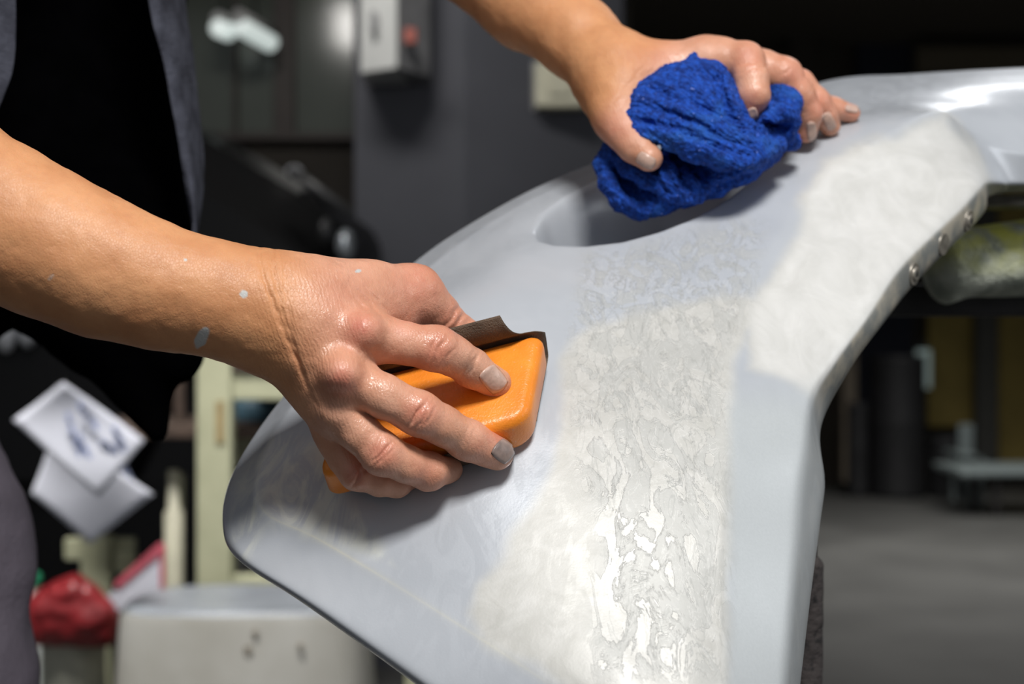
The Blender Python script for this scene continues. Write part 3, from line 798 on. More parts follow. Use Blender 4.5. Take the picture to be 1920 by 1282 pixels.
VW = Vol(np.min(ap, 0) - .022, np.max(ap, 0) + .022, .00075, .02)
FW = VW.new()
for ch in lumps:
    for a, b in zip(ch[:-1], ch[1:]):
        VW.cone(FW, P(*a[:3]), P(*b[:3]), R_(a[3], a[2]), R_(b[3], b[2]), .004)
for a, b, k in [((1232,292,.915,13), (1215,262,.925,6), .004), ((1160,338,.925,12), (1176,352,.94,10), .006), ((1300,338,.915,7), (1292,310,.93,5), .004), ((1430,235,.925,5), (1450,232,.95,4), .003)]:
    VW.carve(FW, P(*a[:3]), P(*b[:3]), R_(a[3], a[2]), R_(b[3], b[2]), k)
def onsurf(px, py):
    org = np.array([0, 0, CAMZ]); d = P(px, py, 1.0) - org; d /= np.linalg.norm(d); t = .88 * K / d[1]
    for _ in range(80):
        s_ = float(VW.sample(FW, org + d * t)); t += s_ * .9
        if abs(s_) < 2e-5: break
    return org + d * min(t, .99 * K / d[1]), d
def tube_on(pts, r0, off, carve, k=.003):
    pts, _ = cr_interp(np.array(pts, float), [3] * (len(pts) - 1)); q = []
    for x, y in pts:
        p, d = onsurf(x, y); q.append(p + d * off)
    n = len(q)
    q = np.array(q); q[1:-1, 1] = (q[:-2, 1] + q[1:-1, 1] + q[2:, 1]) / 3
    T = VW.new()
    for i in range(n - 1):
        ra = r0 * (.35 + .65 * math.sin(math.pi * (i + .3) / n)); rb = r0 * (.35 + .65 * math.sin(math.pi * (i + 1.3) / n))
        VW.cone(T, q[i], q[i + 1], ra, rb, 0)
    FW[...] = -smin(-FW, T, k) if carve else smin(FW, T, k)
for pts, r in [([(1190,238),(1240,248),(1300,270),(1350,292),(1400,302),(1445,284)], .0042), ([(1178,212),(1230,222),(1300,245),(1360,272),(1410,284)], .0034),
               ([(1250,198),(1310,222),(1360,250),(1400,268)], .0030), ([(1300,165),(1345,205),(1375,240),(1402,264)], .0030), ([(1352,135),(1360,185),(1380,225),(1410,254)], .0050),
               ([(1270,302),(1320,328),(1370,324),(1405,302)], .0036), ([(1135,290),(1138,330),(1165,372),(1210,398)], .0034), ([(1220,150),(1270,175),(1330,200)], .0020), ([(1180,180),(1230,192),(1290,212)], .0020),
               ([(1215,345),(1260,372),(1300,374)], .0032), ([(1262,310),(1275,345),(1300,362)], .0026)]:
    tube_on(pts, r, r * .25, False)
for pts, r in [([(1205,270),(1245,280),(1292,308),(1340,326),(1392,322)], .0045), ([(1352,128),(1349,165),(1368,215),(1392,246)], .0036), ([(1242,292),(1250,330),(1268,362)], .0034),
               ([(1270,318),(1282,342),(1300,358)], .0040), ([(1425,238),(1450,248),(1476,240)], .0040), ([(1148,318),(1166,348),(1198,366)], .0055), ([(1205,226),(1260,238),(1320,262),(1375,288)], .0014),
               ([(1230,205),(1300,228),(1360,262)], .0011), ([(1330,335),(1350,350),(1375,340)], .0026)]:
    tube_on(pts, r, -r * .1, True, .002)
def towel_noise(p):
    wrp = vnoise(p, 45) * .006; q = p + wrp[:, None]
    u_ = q[:, 0] * .62 + q[:, 2] * .9 + q[:, 1] * .25
    folds = np.abs(np.sin(u_ * 260 + 3 * vnoise(p, 30)))
    ribs = np.sin((q[:, 0] * .5 + q[:, 2] * 1.0) * 2200 + 4 * vnoise(p, 200))
    return .0010 * vnoise(q * np.array([1, 1, 2.]), 45) - .0004 * (folds - .5) + .0004 * vnoise(p, 420) + .00028 * ribs + .00035 * vnoise(p, 800)
VW.noise(FW, towel_noise, .006)
wv_, wf_ = VW.mesh(FW); wf_ = wf_[wf_.min(1) >= 0]
# the towel lies against the bumper: press it out of the shell
twl = link('towel', mesh_np(wv_, wf_), M['towel'])
tag(twl, 'crumpled blue terry towel bunched under the far hand over the bumper recess', 'towel')
del FW, FS, FT

# ------------------------------------------------------------------ padded work stand
def foam_material():
    s = NT('worn_foam'); co = s.coord()
    c = s.mix(s.maprange(s.noise(co, 60, 5), .35, .65), (0.30, 0.33, 0.27), (0.62, 0.65, 0.55))
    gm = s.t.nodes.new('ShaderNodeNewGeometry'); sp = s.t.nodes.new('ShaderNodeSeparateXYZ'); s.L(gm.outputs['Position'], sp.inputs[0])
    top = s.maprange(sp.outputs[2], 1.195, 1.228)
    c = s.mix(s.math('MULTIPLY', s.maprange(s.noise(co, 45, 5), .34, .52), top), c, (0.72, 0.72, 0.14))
    s.L(c, s.b.inputs['Base Color']); s.b.inputs['Roughness'].default_value = .95
    s.L(s.bump(s.noise(co, 350, 4), 1.0, .002), s.b.inputs['Normal']); return s.m
M['foam'] = foam_material()
M['foam_dark'] = mat('foam_dark', (0.045, 0.038, 0.037), .95, nscale=150, col2=(0.012, 0.011, 0.012), bump=1, bscale=260, thr=(.36, .46))
M['dark_steel'] = mat('dark_steel', (0.045, 0.042, 0.042), .55, metal=.4, noise=.4, nscale=30)
M['steel'] = mat('steel', (0.45, 0.42, 0.37), .3, metal=.9, noise=.3, nscale=50)
stand = thing('work_stand', (0.35, 1.02, 0), 'padded metal work stand under the bumper with mossy foam sleeve', 'stand')
def lumpy_tube(name, a, b, r, m, parent, amp, sc):
    a = np.array(a); b = np.array(b); ax = (b - a) / np.linalg.norm(b - a)
    u_ = np.cross(ax, [0, .3, 1]); u_ /= np.linalg.norm(u_); v_ = np.cross(ax, u_); g = []
    n = 90
    for i in range(n):
        t = i / (n - 1); e = min(t, 1 - t) * np.linalg.norm(b - a); rr = r * min(1, math.sqrt(max(0.0, 1 - max(0, 1 - e / (r * .55)) ** 2)) + .02)
        g.append([a + (b - a) * t + (u_ * math.cos(q) + v_ * math.sin(q)) * rr for q in np.linspace(0, 2 * math.pi, 49)])
    g = np.array(g); sh = g.shape; p = g.reshape(-1, 3).copy()
    p += (vnoise(p, sc) * amp)[:, None] * np.array([0, .6, .8])
    p = p.reshape(sh); p[:, -1] = p[:, 0]
    o = link(name, grid_mesh(p), m); keep(o, parent); return o
lumpy_tube('foam_sleeve', P(1738,500,1.16), P(2250,455,1.20), R_(70, 1.16), M['foam'], stand, .004, 45)
a_ = P(1650,562,1.22); b_ = P(2250,566,1.24)
box('support_bar', (a_[0], a_[1], a_[2] - .012), (b_[0], a_[1] + .04, a_[2] + .012), M['dark_steel'], stand, .002)
cyl('rod', P(1830,381,1.16), P(2250,372,1.18), .0055, .0055, M['steel'], stand, 20)
a_ = P(1490,1040,.93)
lumpy_tube('foam_leg', P(1502,1035,.93), P(1495,1700,.93), R_(42, .93), M['foam_dark'], stand, .003, 120)
cyl('upright', P(1466,490,.935), P(1500,1060,.93), .010, .010, M['dark_steel'], stand, 16)
cyl('upright', P(1500,1010,.93), P(1493,3600,.93), .010, .010, M['dark_steel'], stand, 16)
cyl('upright', P(2200,560,1.24), P(2200,3000,1.24), .014, .014, M['dark_steel'], stand, 16)

exec_bg = True
# ------------------------------------------------------------------ setting
M['floor'] = mat('concrete_floor', (0.10, 0.10, 0.095), .55, noise=.35, nscale=1.6, bump=.3, bscale=30)
M['wall_brown'] = mat('wall_brown', (0.040, 0.034, 0.028), .9, noise=.3, nscale=2)
M['wall_dark'] = mat('wall_dark', (0.055, 0.046, 0.036), .9, noise=.3, nscale=2)
M['ceiling'] = mat('ceiling', (0.07, 0.06, 0.048), .9)
M['pillar'] = mat('pillar_paint', (0.060, 0.062, 0.075), .8, noise=.15, nscale=3)
M['yellow'] = mat('yellow_panel', (0.30, 0.225, 0.060), .8, noise=.25, nscale=3)
M['navy'] = mat('navy_panel', (0.008, 0.010, 0.022), .8)
def struct(o): o['kind'] = 'structure'; return o
struct(box('floor', (-6, -3, -.1), (8, 12, 0), M['floor'], None, 0))
struct(box('wall_back', (-6, 11.45, 0), (8, 11.6, 3.6), M['wall_dark'], None, 0))
struct(box('wall_left', (-6.1, 1.5, 0), (-5.9, 12, 3.6), M['wall_brown'], None, 0))
struct(box('wall_right', (7.8, 1.5, 0), (8.0, 12, 3.6), M['wall_dark'], None, 0))
struct(box('ceiling', (-6, 2.9, 3.5), (8, 12, 3.6), M['ceiling'], None, 0))
# partition with the window, left behind the pillar
wp = struct(box('wall_partition', (-5.9, 6.6, 0), (B(700,0,6.6).x, 6.7, 3.5), M['wall_brown'], None, 0))
M['pane'] = mat('window_pane', (0.085, 0.095, 0.08), .12, noise=.12, nscale=1.5, spec=.6)
M['frame'] = mat('window_frame', (0.045, 0.034, 0.030), .6, noise=.2)
win = struct(bpy.data.objects.new('window_1', None)); C.objects.link(win); win.location = B(500, 120, 6.55)
for (x0, x1) in ((330, 436), (444, 512), (552, 662)):
    boxpx('pane', x0, -260, x1, 248, 6.56, .012, M['pane'], win, 0)
for (x0, x1) in ((318, 330), (436, 444), (512, 552), (662, 672)):
    boxpx('window_frame', x0, -270, x1, 256, 6.52, .07, M['frame'], win, .004)
boxpx('window_frame', 318, 248, 672, 262, 6.51, .08, M['frame'], win, .004)
boxpx('window_frame', 318, -280, 672, -262, 6.51, .08, M['frame'], win, .004)
# pillar: two faces meet at x=870
pa = B(665,0,5.05); pb = B(872,0,4.95); pc = B(1168,0,5.15)
bm = bmesh.new()
base = [(pa.x, pa.y), (pb.x, pb.y), (pc.x, pc.y), (pc.x, pc.y + .5), (pa.x, pa.y + .5)]
vb = [bm.verts.new((x, y, 0)) for x, y in base]; vt = [bm.verts.new((x, y, 3.5)) for x, y in base]
bm.faces.new(vb); bm.faces.new(vt[::-1])
for i in range(5): bm.faces.new((vb[i], vb[(i + 1) % 5], vt[(i + 1) % 5], vt[i]))
bmesh.ops.recalc_face_normals(bm, faces=bm.faces)
struct(bm_obj('trim_1', bm, M['pillar']))['label'] = 'dark grey painted square pillar'
# right bay: yellow panels, frames
for i, (x0, x1, y0, y1) in enumerate(((1740,1828,590,800), (1872,2050,560,885))):
    struct(boxpx('trim_%d' % (i + 2), x0, y0 - 250, x1, y1, 11.3, .06, M['yellow'], None, .01))['label'] = 'yellow wall panel in the back bay'
M['beige_post'] = mat('beige_post', (0.14, 0.115, 0.085), .8, noise=.3)
M['greypost'] = mat('grey_post', (0.07, 0.07, 0.062), .8, noise=.2)
struct(boxpx('trim_4', 1832, 200, 1872, 885, 11.1, .1, M['greypost'], None, .01))['label'] = 'grey steel door post between the yellow panels'
struct(boxpx('trim_5', 1580, 560, 1608, 905, 10.6, .1, M['beige_post'], None, .01))['label'] = 'beige post behind the bumper edge'
struct(boxpx('trim_6', 1608, -300, 1712, 905, 11.2, .08, M['navy'], None, .01))['label'] = 'navy blue column on the back wall'
M['beam'] = mat('beam', (0.12, 0.10, 0.065), .8, noise=.3)
struct(boxpx('trim_7', 1720, 88, 2100, 135, 10.8, .15, M['beam'], None, .01))['label'] = 'pale horizontal beam across the back bay'
struct(boxpx('trim_8', 1165, -300, 1180, 500, 7.0, .15, M['wall_brown'], None, .01))['label'] = 'brown door jamb beside the pillar'
struct(boxpx('trim_9', 1480, -300, 1530, 905, 10.9, .15, M['wall_brown'], None, .01))['label'] = 'brown upright at the back of the hall'

# ------------------------------------------------------------------ background things
M['white_box'] = mat('white_enamel', (0.62, 0.63, 0.62), .45, noise=.1, nscale=8)
M['grey_box'] = mat('grey_enamel', (0.22, 0.22, 0.23), .5, noise=.2, nscale=12)
M['cream'] = mat('cream_plastic', (0.52, 0.50, 0.38), .5, noise=.15, nscale=20)
M['red_spot'] = mat('red_sticker', (0.30, 0.07, 0.05), .6)
eb = thing('electrical_box', B(740, 60, 4.7), 'white and grey electrical box mounted high on the dark pillar', 'electrical box')
def prism(name, pts_b, z0, z1, m, parent):
    bm = bmesh.new(); vb = [bm.verts.new((x, y, z0)) for x, y in pts_b]; vt = [bm.verts.new((x, y, z1)) for x, y in pts_b]; n = len(vb)
    bm.faces.new(vb); bm.faces.new(vt)
    for i in range(n): bm.faces.new((vb[i], vb[(i + 1) % n], vt[(i + 1) % n], vt[i]))
    bmesh.ops.recalc_face_normals(bm, faces=bm.faces); bmesh.ops.bevel(bm, geom=list(bm.edges), offset=.004, segments=2, affect='EDGES')
    return bm_obj(name, bm, m, parent)
e1_ = B(676,0,4.80); e2_ = B(744,0,4.70); e3_ = B(806,0,4.86)
z0 = B(0,136,4.78).z; z1 = B(0,-210,4.7).z
prism('side_panel', [(e1_.x, e1_.y), (e2_.x, e2_.y), (e2_.x + .02, e2_.y + .30), (e1_.x, 5.03)], z0, z1, M['white_box'], eb)
prism('door_panel', [(e2_.x + .002, e2_.y), (e3_.x, e3_.y), (e3_.x, 5.04), (e2_.x + .02, 5.0)], z0, z1, M['grey_box'], eb)
boxpx('handle', 694, 20, 706, 60, 4.72, .03, M['grey_box'], eb, .004)
boxpx('sticker', 758, 52, 780, 80, 4.70, .03, M['red_spot'], eb, .002)
sw = thing('wall_switch', B(1048, 160, 4.95), 'cream wall switch plate on the dark pillar above the bumper', 'switch')
a_ = B(1003,203,5.0); b_ = B(1096,118,5.0)
box('plate', (a_.x, 4.97, a_.z), (b_.x, 5.06, b_.z), M['cream'], sw, .01)
box('backing', (a_.x - .01, 5.02, a_.z - .005), (a_.x + .01, 5.08, b_.z + .01), M['grey_box'], sw, .004)
box('rocker', (a_.x + .05, 4.96, a_.z + .04), (b_.x - .05, 4.975, b_.z - .04), M['cream'], sw, .004)

# glowing tubes standing in for a fixture's reflection in the window, hangers added
M['tube'] = mat('lamp_tube', (0.8, 0.8, 0.8), .4, emit=(0.85, 0.97, 0.93, 0.55))
M['tube2'] = mat('lamp_body', (0.5, 0.5, 0.5), .5, noise=.1)
def lamp_reflection(x0, y0, x1, y1, r, d, lab):
    t = thing('fluorescent_lamp', B((x0 + x1) / 2, (y0 + y1) / 2, d), lab, 'lamp')
    a = B(x0, y0, d); b = B(x1, y1, d + .25); rr = r * d / FPX
    cyl('lamp_diffuser', a, b, rr, rr, M['tube'], t, 24, rr * .4)
    u_ = Vector((0, 0, rr * .9)); cyl('lamp_housing', a + u_, b + u_, rr * .8, rr * .8, M['tube2'], t, 16)
    cyl('hanger', (a + b) / 2 + u_, Vector(((a.x + b.x) / 2, (a.y + b.y) / 2, 3.5)), .006, .006, M['dark_steel'], t, 8)
lamp_reflection(446, 46, 510, 82, 18, 6.1, 'long fluorescent lamp hanging before the window, the right one')
lamp_reflection(410, 52, 428, 60, 18, 6.2, 'short fluorescent lamp hanging before the window, the left one')

# black car behind
M['satin'] = mat('satin_black', (0.05, 0.05, 0.052), .35)
M['car'] = mat('black_car_paint', (0.002, 0.002, 0.0025), .45, noise=.2, coat=.1, spec=.2)
M['glass_lamp'] = mat('lamp_glass', (0.6, 0.65, 0.70), .2, metal=.6, noise=.5, nscale=20)
M['chrome'] = mat('chrome', (0.60, 0.62, 0.66), .35, metal=.4, noise=.3)  # paler and less metallic so the gleams sit in the colour
car = thing('car', B(250, 900, 4.3), 'black car parked behind the worker, its headlight by the dark pillar', 'car')
outl = [(-500,120,4.3), (200,150,4.3), (382,225,4.3), (470,278,4.3), (560,330,4.3), (620,372,4.3), (658,400,4.3), (672,430,4.3), (674,520,4.3), (668,640,4.3), (640,700,4.3), (400,705,4.3), (300,900,4.3), (-500,900,4.3)]
bm = bmesh.new()
rings = []
for t, off in ((0, .14), (.12, .03), (.3, 0), (.75, 0), (1.0, .05)):
    rings.append([bm.verts.new((B(x, y, d).x - off * (x > 0), d - .0 + t * 1.6, B(x, y, d).z - off * (y < 700))) for x, y, d in outl])
for ra_, rb_ in zip(rings[:-1], rings[1:]):
    for i in range(len(outl)): bm.faces.new((ra_[i], ra_[(i + 1) % len(outl)], rb_[(i + 1) % len(outl)], rb_[i]))
bm.faces.new(rings[0]); bm.faces.new(rings[-1])
bmesh.ops.recalc_face_normals(bm, faces=bm.faces)
co_ = bm_obj('car_body', bm, M['car'], car, False)
def blob(name, c, s, m, parent, sub=3):
    bm = bmesh.new(); bmesh.ops.create_icosphere(bm, subdivisions=sub, radius=1); bmesh.ops.scale(bm, vec=s, verts=bm.verts); bmesh.ops.translate(bm, vec=c, verts=bm.verts)
    return bm_obj(name, bm, m, parent, True)
blob('headlight', B(648,460,4.27), (.028, .05, .048), M['glass_lamp'], car)
blob('headlight', B(610,432,4.27), (.018, .05, .036), M['satin'], car)
blob('hood_emblem', B(552,322,4.27), (.025, .03, .02), M['chrome'], car)
cyl('hood_edge', B(545,318,4.25), B(664,404,4.25), .016, .012, M['satin'], car, 12)
blob('mirror_trim', B(12,608,4.27), (.035, .04, .085), M['chrome'], car)  # pale blobs stand in for gleams on the car's chrome
blob('mirror_trim', B(52,615,4.27), (.028, .04, .06), M['chrome'], car)
for dx in (-.55, .25):
    for yy in (4.55, 5.6):
        c_ = B(100, 700, 4.3); cyl('wheel', (c_.x + dx, yy, .32), (c_.x + dx, yy + .18, .32), .32, .32, M['dark_steel'], car, 32, .03)
bm = bmesh.new(); box_bm(bm, (B(-500,0,4.3).x, 4.4, .25), (B(640,0,4.3).x, 5.8, B(0,690,4.3).z), .05); bm_obj('lower_body', bm, M['car'], car)

# storage rack
M['rack'] = mat('rack_paint', (0.46, 0.46, 0.31), .6, nscale=9, col2=(0.38, 0.38, 0.25), bump=.2)
M['rust'] = mat('rust', (0.40, 0.30, 0.14), .8, noise=.3)
M['board'] = mat('shelf_board', (0.07, 0.045, 0.032), .8, noise=.4, nscale=14)
rack = thing('storage_rack', (B(400,0,3.0).x, 3.05, 0), 'pale green metal storage rack with brown shelf boards behind the bumper', 'rack')
def rpost(x0, x1, y0, d, t=.05): 
    a = B(x0, 0, d); b = B(x1, 0, d); return box('post', (a.x, d, 0), (b.x, d + t, B(0, y0, d).z), M['rack'], rack, .004)
rpost(368, 434, 560, 3.0, .05); rpost(318, 342, 888, 3.35, .03); rpost(760, 800, 560, 3.0, .05)
boxpx('rust_stain', 404, 752, 420, 830, 2.995, .004, M['rust'], rack, .001)
boxpx('beam', 434, 698, 760, 750, 3.01, .04, M['rack'], rack)
boxpx('shelf_board', 434, 682, 760, 698, 3.0, .55, M['board'], rack)
boxpx('beam', 434, 1080, 760, 1100, 3.01, .04, M['rack'], rack)
boxpx('shelf_board', 120, 800, 760, 822, 3.1, .5, M['board'], rack)
boxpx('post', 444, 812, 470, 870, 3.3, .03, M['rack'], rack)
boxpx('brace', 325, 700, 345, 800, 3.3, .03, M['board'], rack)
rpost(150, 205, 1005, 3.3, .04)
boxpx('beam', 120, 1010, 250, 1050, 3.36, .03, M['rack'], rack)
boxpx('foot_plate', 214, 1030, 250, 1075, 3.3, .03, M['rack'], rack)
M['blue_tin'] = mat('blue_tin', (0.05, 0.11, 0.15), .5, noise=.4)
tin = lathe('paint_tin', Vector((B(480,0,3.35).x, 3.35, B(0, 800, 3.1).z + .0005)), [(0, 0), (.075, 0), (.078, .004), (.078, .045), (.074, .05), (.05, .052), (0, .052)], M['blue_tin'])
tag(tin, 'flat dark blue tin on the middle shelf of the rack', 'tin')
M['purple'] = mat('spray_can', (0.20, 0.14, 0.30), .4, noise=.5, nscale=30)
a_ = B(440, 679, 3.1)
tub = lathe('parts_tray', (a_.x + .045, 3.15, a_.z), [(0, 0), (.05, 0), (.056, .018), (.058, .02), (.053, .02), (.048, .004), (0, .004)], M['purple'])
tag(tub, 'small purple tray on the top shelf of the rack', 'tray')
M['grey_roll'] = mat('grey_roll', (0.18, 0.18, 0.175), .4, metal=.4, noise=.4, nscale=15)
for i, (x, top) in enumerate(((450, 900), (482, 876), (514, 905))):
    c_ = B(x, 1140, 3.5); ztop = B(0, top, 3.5).z
    o = lathe('metal_tube', (c_.x, 3.5, 0), [(0, 0), (.016, 0), (.018, .004), (.018, ztop - .004), (.016, ztop), (.013, ztop), (.012, ztop - .06), (0, ztop - .06)], M['grey_roll'], None, 20)
    tag(o, ['leftmost grey metal tube standing behind the rack post', 'middle and tallest grey metal tube behind the rack post', 'rightmost grey metal tube next to the bumper corner'][i], 'tube', 'metal tubes behind the rack')
c_ = B(330, 880, 3.2)
o = lathe('cream_pipe', (c_.x, 3.18, 0), [(0, 0), (.021, 0), (.021, B(0,960,3.18).z), (.014, B(0,955,3.18).z), (.013, B(0,882,3.18).z), (0, B(0,880,3.18).z)], M['cream'], None, 20)
tag(o, 'thin cream pipe with narrow neck left of the rack post', 'pipe')

# papers
M['sheet'] = mat('paper_white', (0.60, 0.61, 0.68), .8, nscale=10, noise=.08)
M['ink'] = mat('blue_ink', (0.36, 0.41, 0.62), .8)
def paper_sheet(name, pts, d, lab, ink=(), edge=None):
    g = []; c4 = [np.array(B(x, y, d)) for x, y in (pts[:4] if len(pts) == 4 else [pts[4], pts[0], pts[2], pts[3]])]
    for i in range(14):
        s_ = i / 13; row = []
        for j in range(14):
            t = j / 13; p = (c4[0] * (1 - t) + c4[1] * t) * (1 - s_) + (c4[3] * (1 - t) + c4[2] * t) * s_
            p[1] += .012 * math.sin(3 * t + 2 * s_); row.append(p)
        g.append(row)
    th = thing(name, Vector(c4[0]), lab, 'paper')
    o = link('page', grid_mesh(np.array(g)), M['sheet']); keep(o, th); s2 = o.modifiers.new('t', 'SOLIDIFY'); s2.thickness = .0012; s2.offset = 0
    cyl('hanging_string', Vector(c4[1 if len(pts) == 5 else 0]), Vector((c4[0][0], 2.95, 3.5)), .001, .001, M['dark_steel'], th, 6)
    for (x0, y0, x1, y1, r) in ink:
        n = 9; q = [np.array(B(x0 + (x1 - x0) * k / n, y0 + (y1 - y0) * k / n + (7 if k % 2 else -7), d)) for k in range(n + 1)]
        cu = bmesh.new()
        for a, b in zip(q[:-1], q[1:]):
            a = Vector(a); b = Vector(b)
            a.y = b.y = d - .004; dr = (b - a).normalized(); pr_ = Vector((-dr.z, 0, dr.x)) * r * d / FPX
            vs4 = [cu.verts.new(v) for v in (a - pr_, b - pr_, b + pr_, a + pr_)]; cu.faces.new(vs4)
        bmesh.ops.recalc_face_normals(cu, faces=cu.faces)
        oo = bm_obj('handwriting', cu, M['ink'], th); s3 = oo.modifiers.new('t', 'SOLIDIFY'); s3.thickness = .001
    return th
paper_sheet('paper_sheet', [(118,716), (270,826), (190,930), (20,788)], 2.6, 'upper white paper sheet with blue handwriting hanging beside the worker',
            [(128,780,150,850,4), (150,760,182,800,4), (150,820,180,880,4), (192,830,222,850,4), (215,805,235,840,4)])
paper_sheet('paper_sheet', [(100,800), (262,830), (292,925), (165,1022), (58,925)], 2.68, 'lower white paper sheet half behind the handwritten one',
            [(160,860,200,890,4), (225,860,250,910,4)])
# red bag, can, bottle, folded leaflet, plinth
M['red_bag'] = mat('red_plastic', (0.26, 0.018, 0.022), .4, noise=.45, nscale=22, bump=.6, bscale=60)
VB = Vol(tuple(B(20, 1225, 2.9)), tuple(np.array(B(235, 1060, 2.9)) + np.array([0, .3, 0])), .004, .03)
VB.lo[1] -= 0.12; VB = Vol(VB.lo, (B(240,1060,2.9).x, 3.15, B(0,1060,2.9).z), .004, .03); FB = VB.new()
def bb(a, b, ra, rb): VB.cone(FB, np.array(B(*a)), np.array(B(*b)), ra * 2.9 / FPX, rb * 2.9 / FPX, .02)
bb((75,1165,2.92), (175,1160,2.92), 40, 42); bb((58,1160,2.92), (110,1130,2.92), 26, 34); bb((95,1135,2.92), (140,1120,2.92), 36, 34); bb((140,1115,2.92), (185,1150,2.92), 34, 28); bb((60,1180,2.92), (195,1190,2.92), 24, 22); bb((120,1110,2.95), (125,1095,2.95), 14, 8)
VB.noise(FB, lambda p: -.007 * np.abs(vnoise(p, 28)) + .001 + .002 * vnoise(p, 60), .02)
x_, y_ = VB.mesh(FB); y_ = y_[y_.min(1) >= 0]
tag(link('plastic_bag', mesh_np(x_, y_), M['red_bag']), 'crumpled red plastic bag stuffed on top of a can', 'bag')
M['can'] = mat('can_metal', (0.60, 0.60, 0.50), .5, metal=.2, noise=.45, nscale=14)
c_ = B(122, 1290, 2.92); zt = B(0, 1207, 2.92).z
tag(lathe('paint_can', (c_.x, 2.98, 0), [(0, .0), (.066, 0), (.068, .006), (.066, .012), (.066, zt - .012), (.069, zt - .006), (.066, zt), (.060, zt), (.060, zt - .02), (0, zt - .02)], M['can']), 'dull metal can standing under the red plastic bag', 'can')
M['green_cap'] = mat('green_cap', (0.02, 0.22, 0.11), .5); M['white_pl'] = mat('white_plastic', (0.55, 0.58, 0.56), .4)
bt = thing('bottle', (B(52,0,3.1).x, 3.1, 0), 'white bottle with green cap left of the red bag', 'bottle')
zc = B(0, 1098, 3.1).z; xb = B(52, 0, 3.1).x
lathe('bottle_body', (xb, 3.1, 0), [(0, 0), (.032, 0), (.034, .01), (.034, zc - .03), (.024, zc - .005), (.024, zc), (0, zc)], M['white_pl'], bt, 24)
lathe('cap', (xb, 3.1, zc), [(0, 0), (.027, 0), (.028, .003), (.028, .024), (.024, .028), (0, .028)], M['green_cap'], bt, 24)
M['pink'] = mat('pink_paper', (0.55, 0.10, 0.14), .7, noise=.2)
lf = thing('leaflet', B(250, 1130, 3.0), 'folded leaflet with pink edge leaning behind the red bag', 'leaflet')
def prism_px(name, pts, d, t, m, parent):
    bm = bmesh.new(); va = [bm.verts.new(B(x, y, d)) for x, y in pts]; vb_ = [bm.verts.new(B(x, y, d) + Vector((0, t, 0))) for x, y in pts]; n = len(va)
    bm.faces.new(va); bm.faces.new(vb_)
    for i in range(n): bm.faces.new((va[i], va[(i + 1) % n], vb_[(i + 1) % n], vb_[i]))
    bmesh.ops.recalc_face_normals(bm, faces=bm.faces); return bm_obj(name, bm, m, parent)
prism_px('page', [(200,1118), (302,1034), (304,1140), (215,1145)], 3.0, .02, M['sheet'], lf)
prism_px('pink_edge', [(212,1095), (298,1018), (308,1022), (308,1142), (300,1142), (300,1038), (222,1102)], 2.995, .01, M['pink'], lf)

M['pl_front'] = mat('worn_cream_metal', (0.50, 0.49, 0.45), .6, nscale=6, col2=(0.40, 0.385, 0.34))
M['pl_top'] = mat('worn_grey_top', (0.28, 0.30, 0.33), .4, noise=.25, nscale=8)
M['spot'] = mat('rusty_spot', (0.30, 0.26, 0.21), .8)
stool = thing('step_stool', (B(455,0,2.6).x, 2.7, 0), 'large cream metal stool with curved grey top in front of the rack', 'stool')
zt = B(0, 1150, 2.6).z
def ring_loft(name, rings, m, cap=True):
    vs_, fs = [], []; n = 56
    for (cx, cy, z, rx, ry, e) in rings:
        for i in range(n):
            a = 2 * math.pi * i / n; ca, sa = math.cos(a), math.sin(a)
            vs_.append((cx + rx * math.copysign(abs(ca) ** e, ca), cy + ry * math.copysign(abs(sa) ** e, sa), z))
    for j in range(len(rings) - 1):
        for i in range(n): fs.append((j * n + i, j * n + (i + 1) % n, (j + 1) * n + (i + 1) % n, (j + 1) * n + i))
    o = link(name, mesh_np(vs_, fs), m); keep(o, stool); return o
cx = B(460,0,2.72).x
ring_loft('stool_body', [(cx, 2.75, 0, .27, .19, .55), (cx, 2.75, zt - .02, .232, .16, .55), (cx, 2.75, zt - .006, .228, .156, .55)], M['pl_front'])
ring_loft('stool_top', [(cx, 2.75, zt - .008, .226, .154, .55), (cx, 2.75, zt, .222, .150, .55), (cx, 2.75, zt + .004, .205, .138, .6), (cx, 2.75, zt - .002, .12, .08, .8), (cx, 2.75, zt - .004, .001, .001, 1)], M['pl_top'])
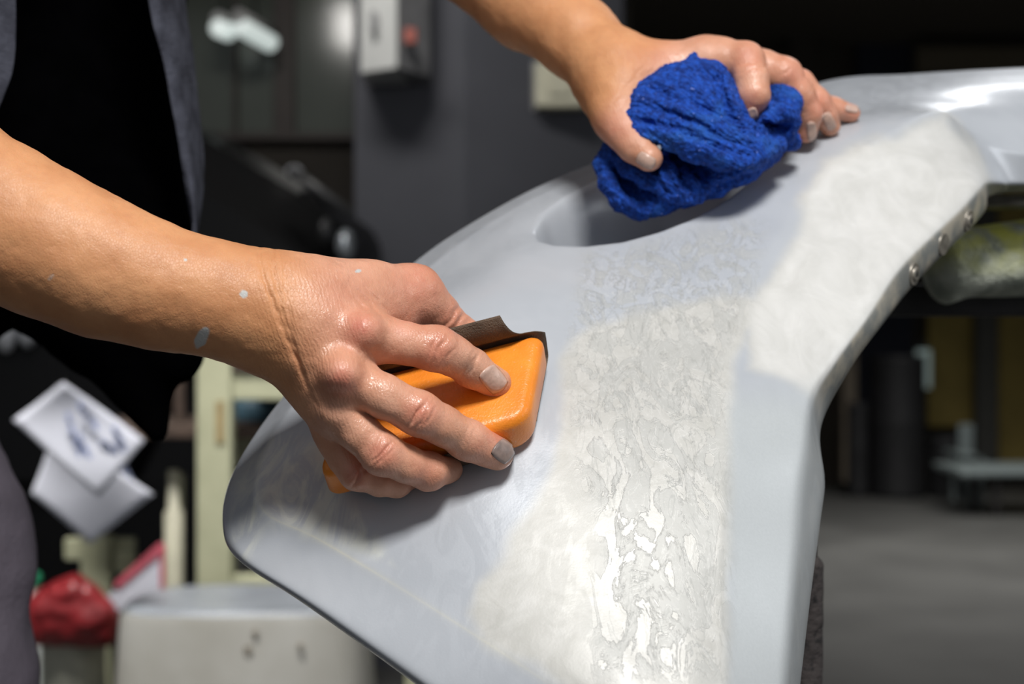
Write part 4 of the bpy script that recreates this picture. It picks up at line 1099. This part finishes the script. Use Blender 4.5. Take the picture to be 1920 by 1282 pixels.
for (x, y, r) in ((475,1190,6), (462,1222,8), (560,1215,5)):
    q = B(x, y, 2.57); cyl('spot', (q.x, 2.585, q.z), (q.x, 2.60, q.z), r * 2.6 / FPX, r * 2.6 / FPX, M['spot'], stool, 14)

# far right things
M['pale'] = mat('pale_plastic', (0.22, 0.26, 0.26), .5)
M['pale2'] = mat('pale_lamp', (0.25, 0.30, 0.29), .4, emit=(.7, .9, .85, .12))  # glow imitates a pale reflection in the back bay, panel and bracket added
gl = thing('sign_light', B(1732, 690, 10.8), 'small pale green lit panel in the dark back bay', 'light')
boxpx('panel', 1720, 655, 1746, 728, 10.8, .05, M['pale2'], gl, .01); boxpx('bracket', 1728, 640, 1738, 660, 10.85, .03, M['dark_steel'], gl, .004)
ch = thing('plastic_chair', B(1815, 905, 10.2), 'pale blue chair standing far back before the yellow panel', 'chair')
boxpx('backrest', 1798, 795, 1826, 850, 10.3, .03, M['pale'], ch, .01); boxpx('seat', 1798, 850, 1832, 858, 9.95, .38, M['pale'], ch, .01)
for x in (1800, 1826):
    for y in (9.97, 10.28): a = B(x, 0, 10.1); box('leg', (a.x, y, 0), (a.x + .03, y + .03, B(0,858,10).z), M['pale'], ch, .004)
tb = thing('low_table', B(1880, 905, 9.5), 'low grey green table far back on the right', 'table')
boxpx('tabletop', 1800, 880, 2000, 893, 9.3, .6, M['pale'], tb, .01)
for x in (1850, 1985):
    for y in (9.35, 9.8): a = B(x, 0, 9.5); box('leg', (a.x, y, 0), (a.x + .04, y + .04, B(0,888,9.4).z), M['dark_steel'], tb, .004)
M['drum'] = mat('drum_dark', (0.02, 0.02, 0.022), .6, noise=.4)
for i, (x, h_, r) in enumerate(((1690, 1.05, .20), (1615, .7, .08), (1785, .45, .15))):
    c_ = B(x, 900, 10.5)
    tag(lathe('drum', (c_.x, 10.6, 0), [(0, 0), (r, 0), (r * 1.02, .03), (r, .06), (r, h_ * .5), (r * 1.02, h_ * .52), (r, h_ * .54), (r, h_ - .03), (r * 1.02, h_), (r * .9, h_ - .02), (0, h_ - .02)], M['drum']),
        ['tall dark drum in front of the navy column', 'narrow dark drum beside the beige post', 'short dark drum before the yellow panel'][i], 'drum', 'dark drums at the back of the hall')
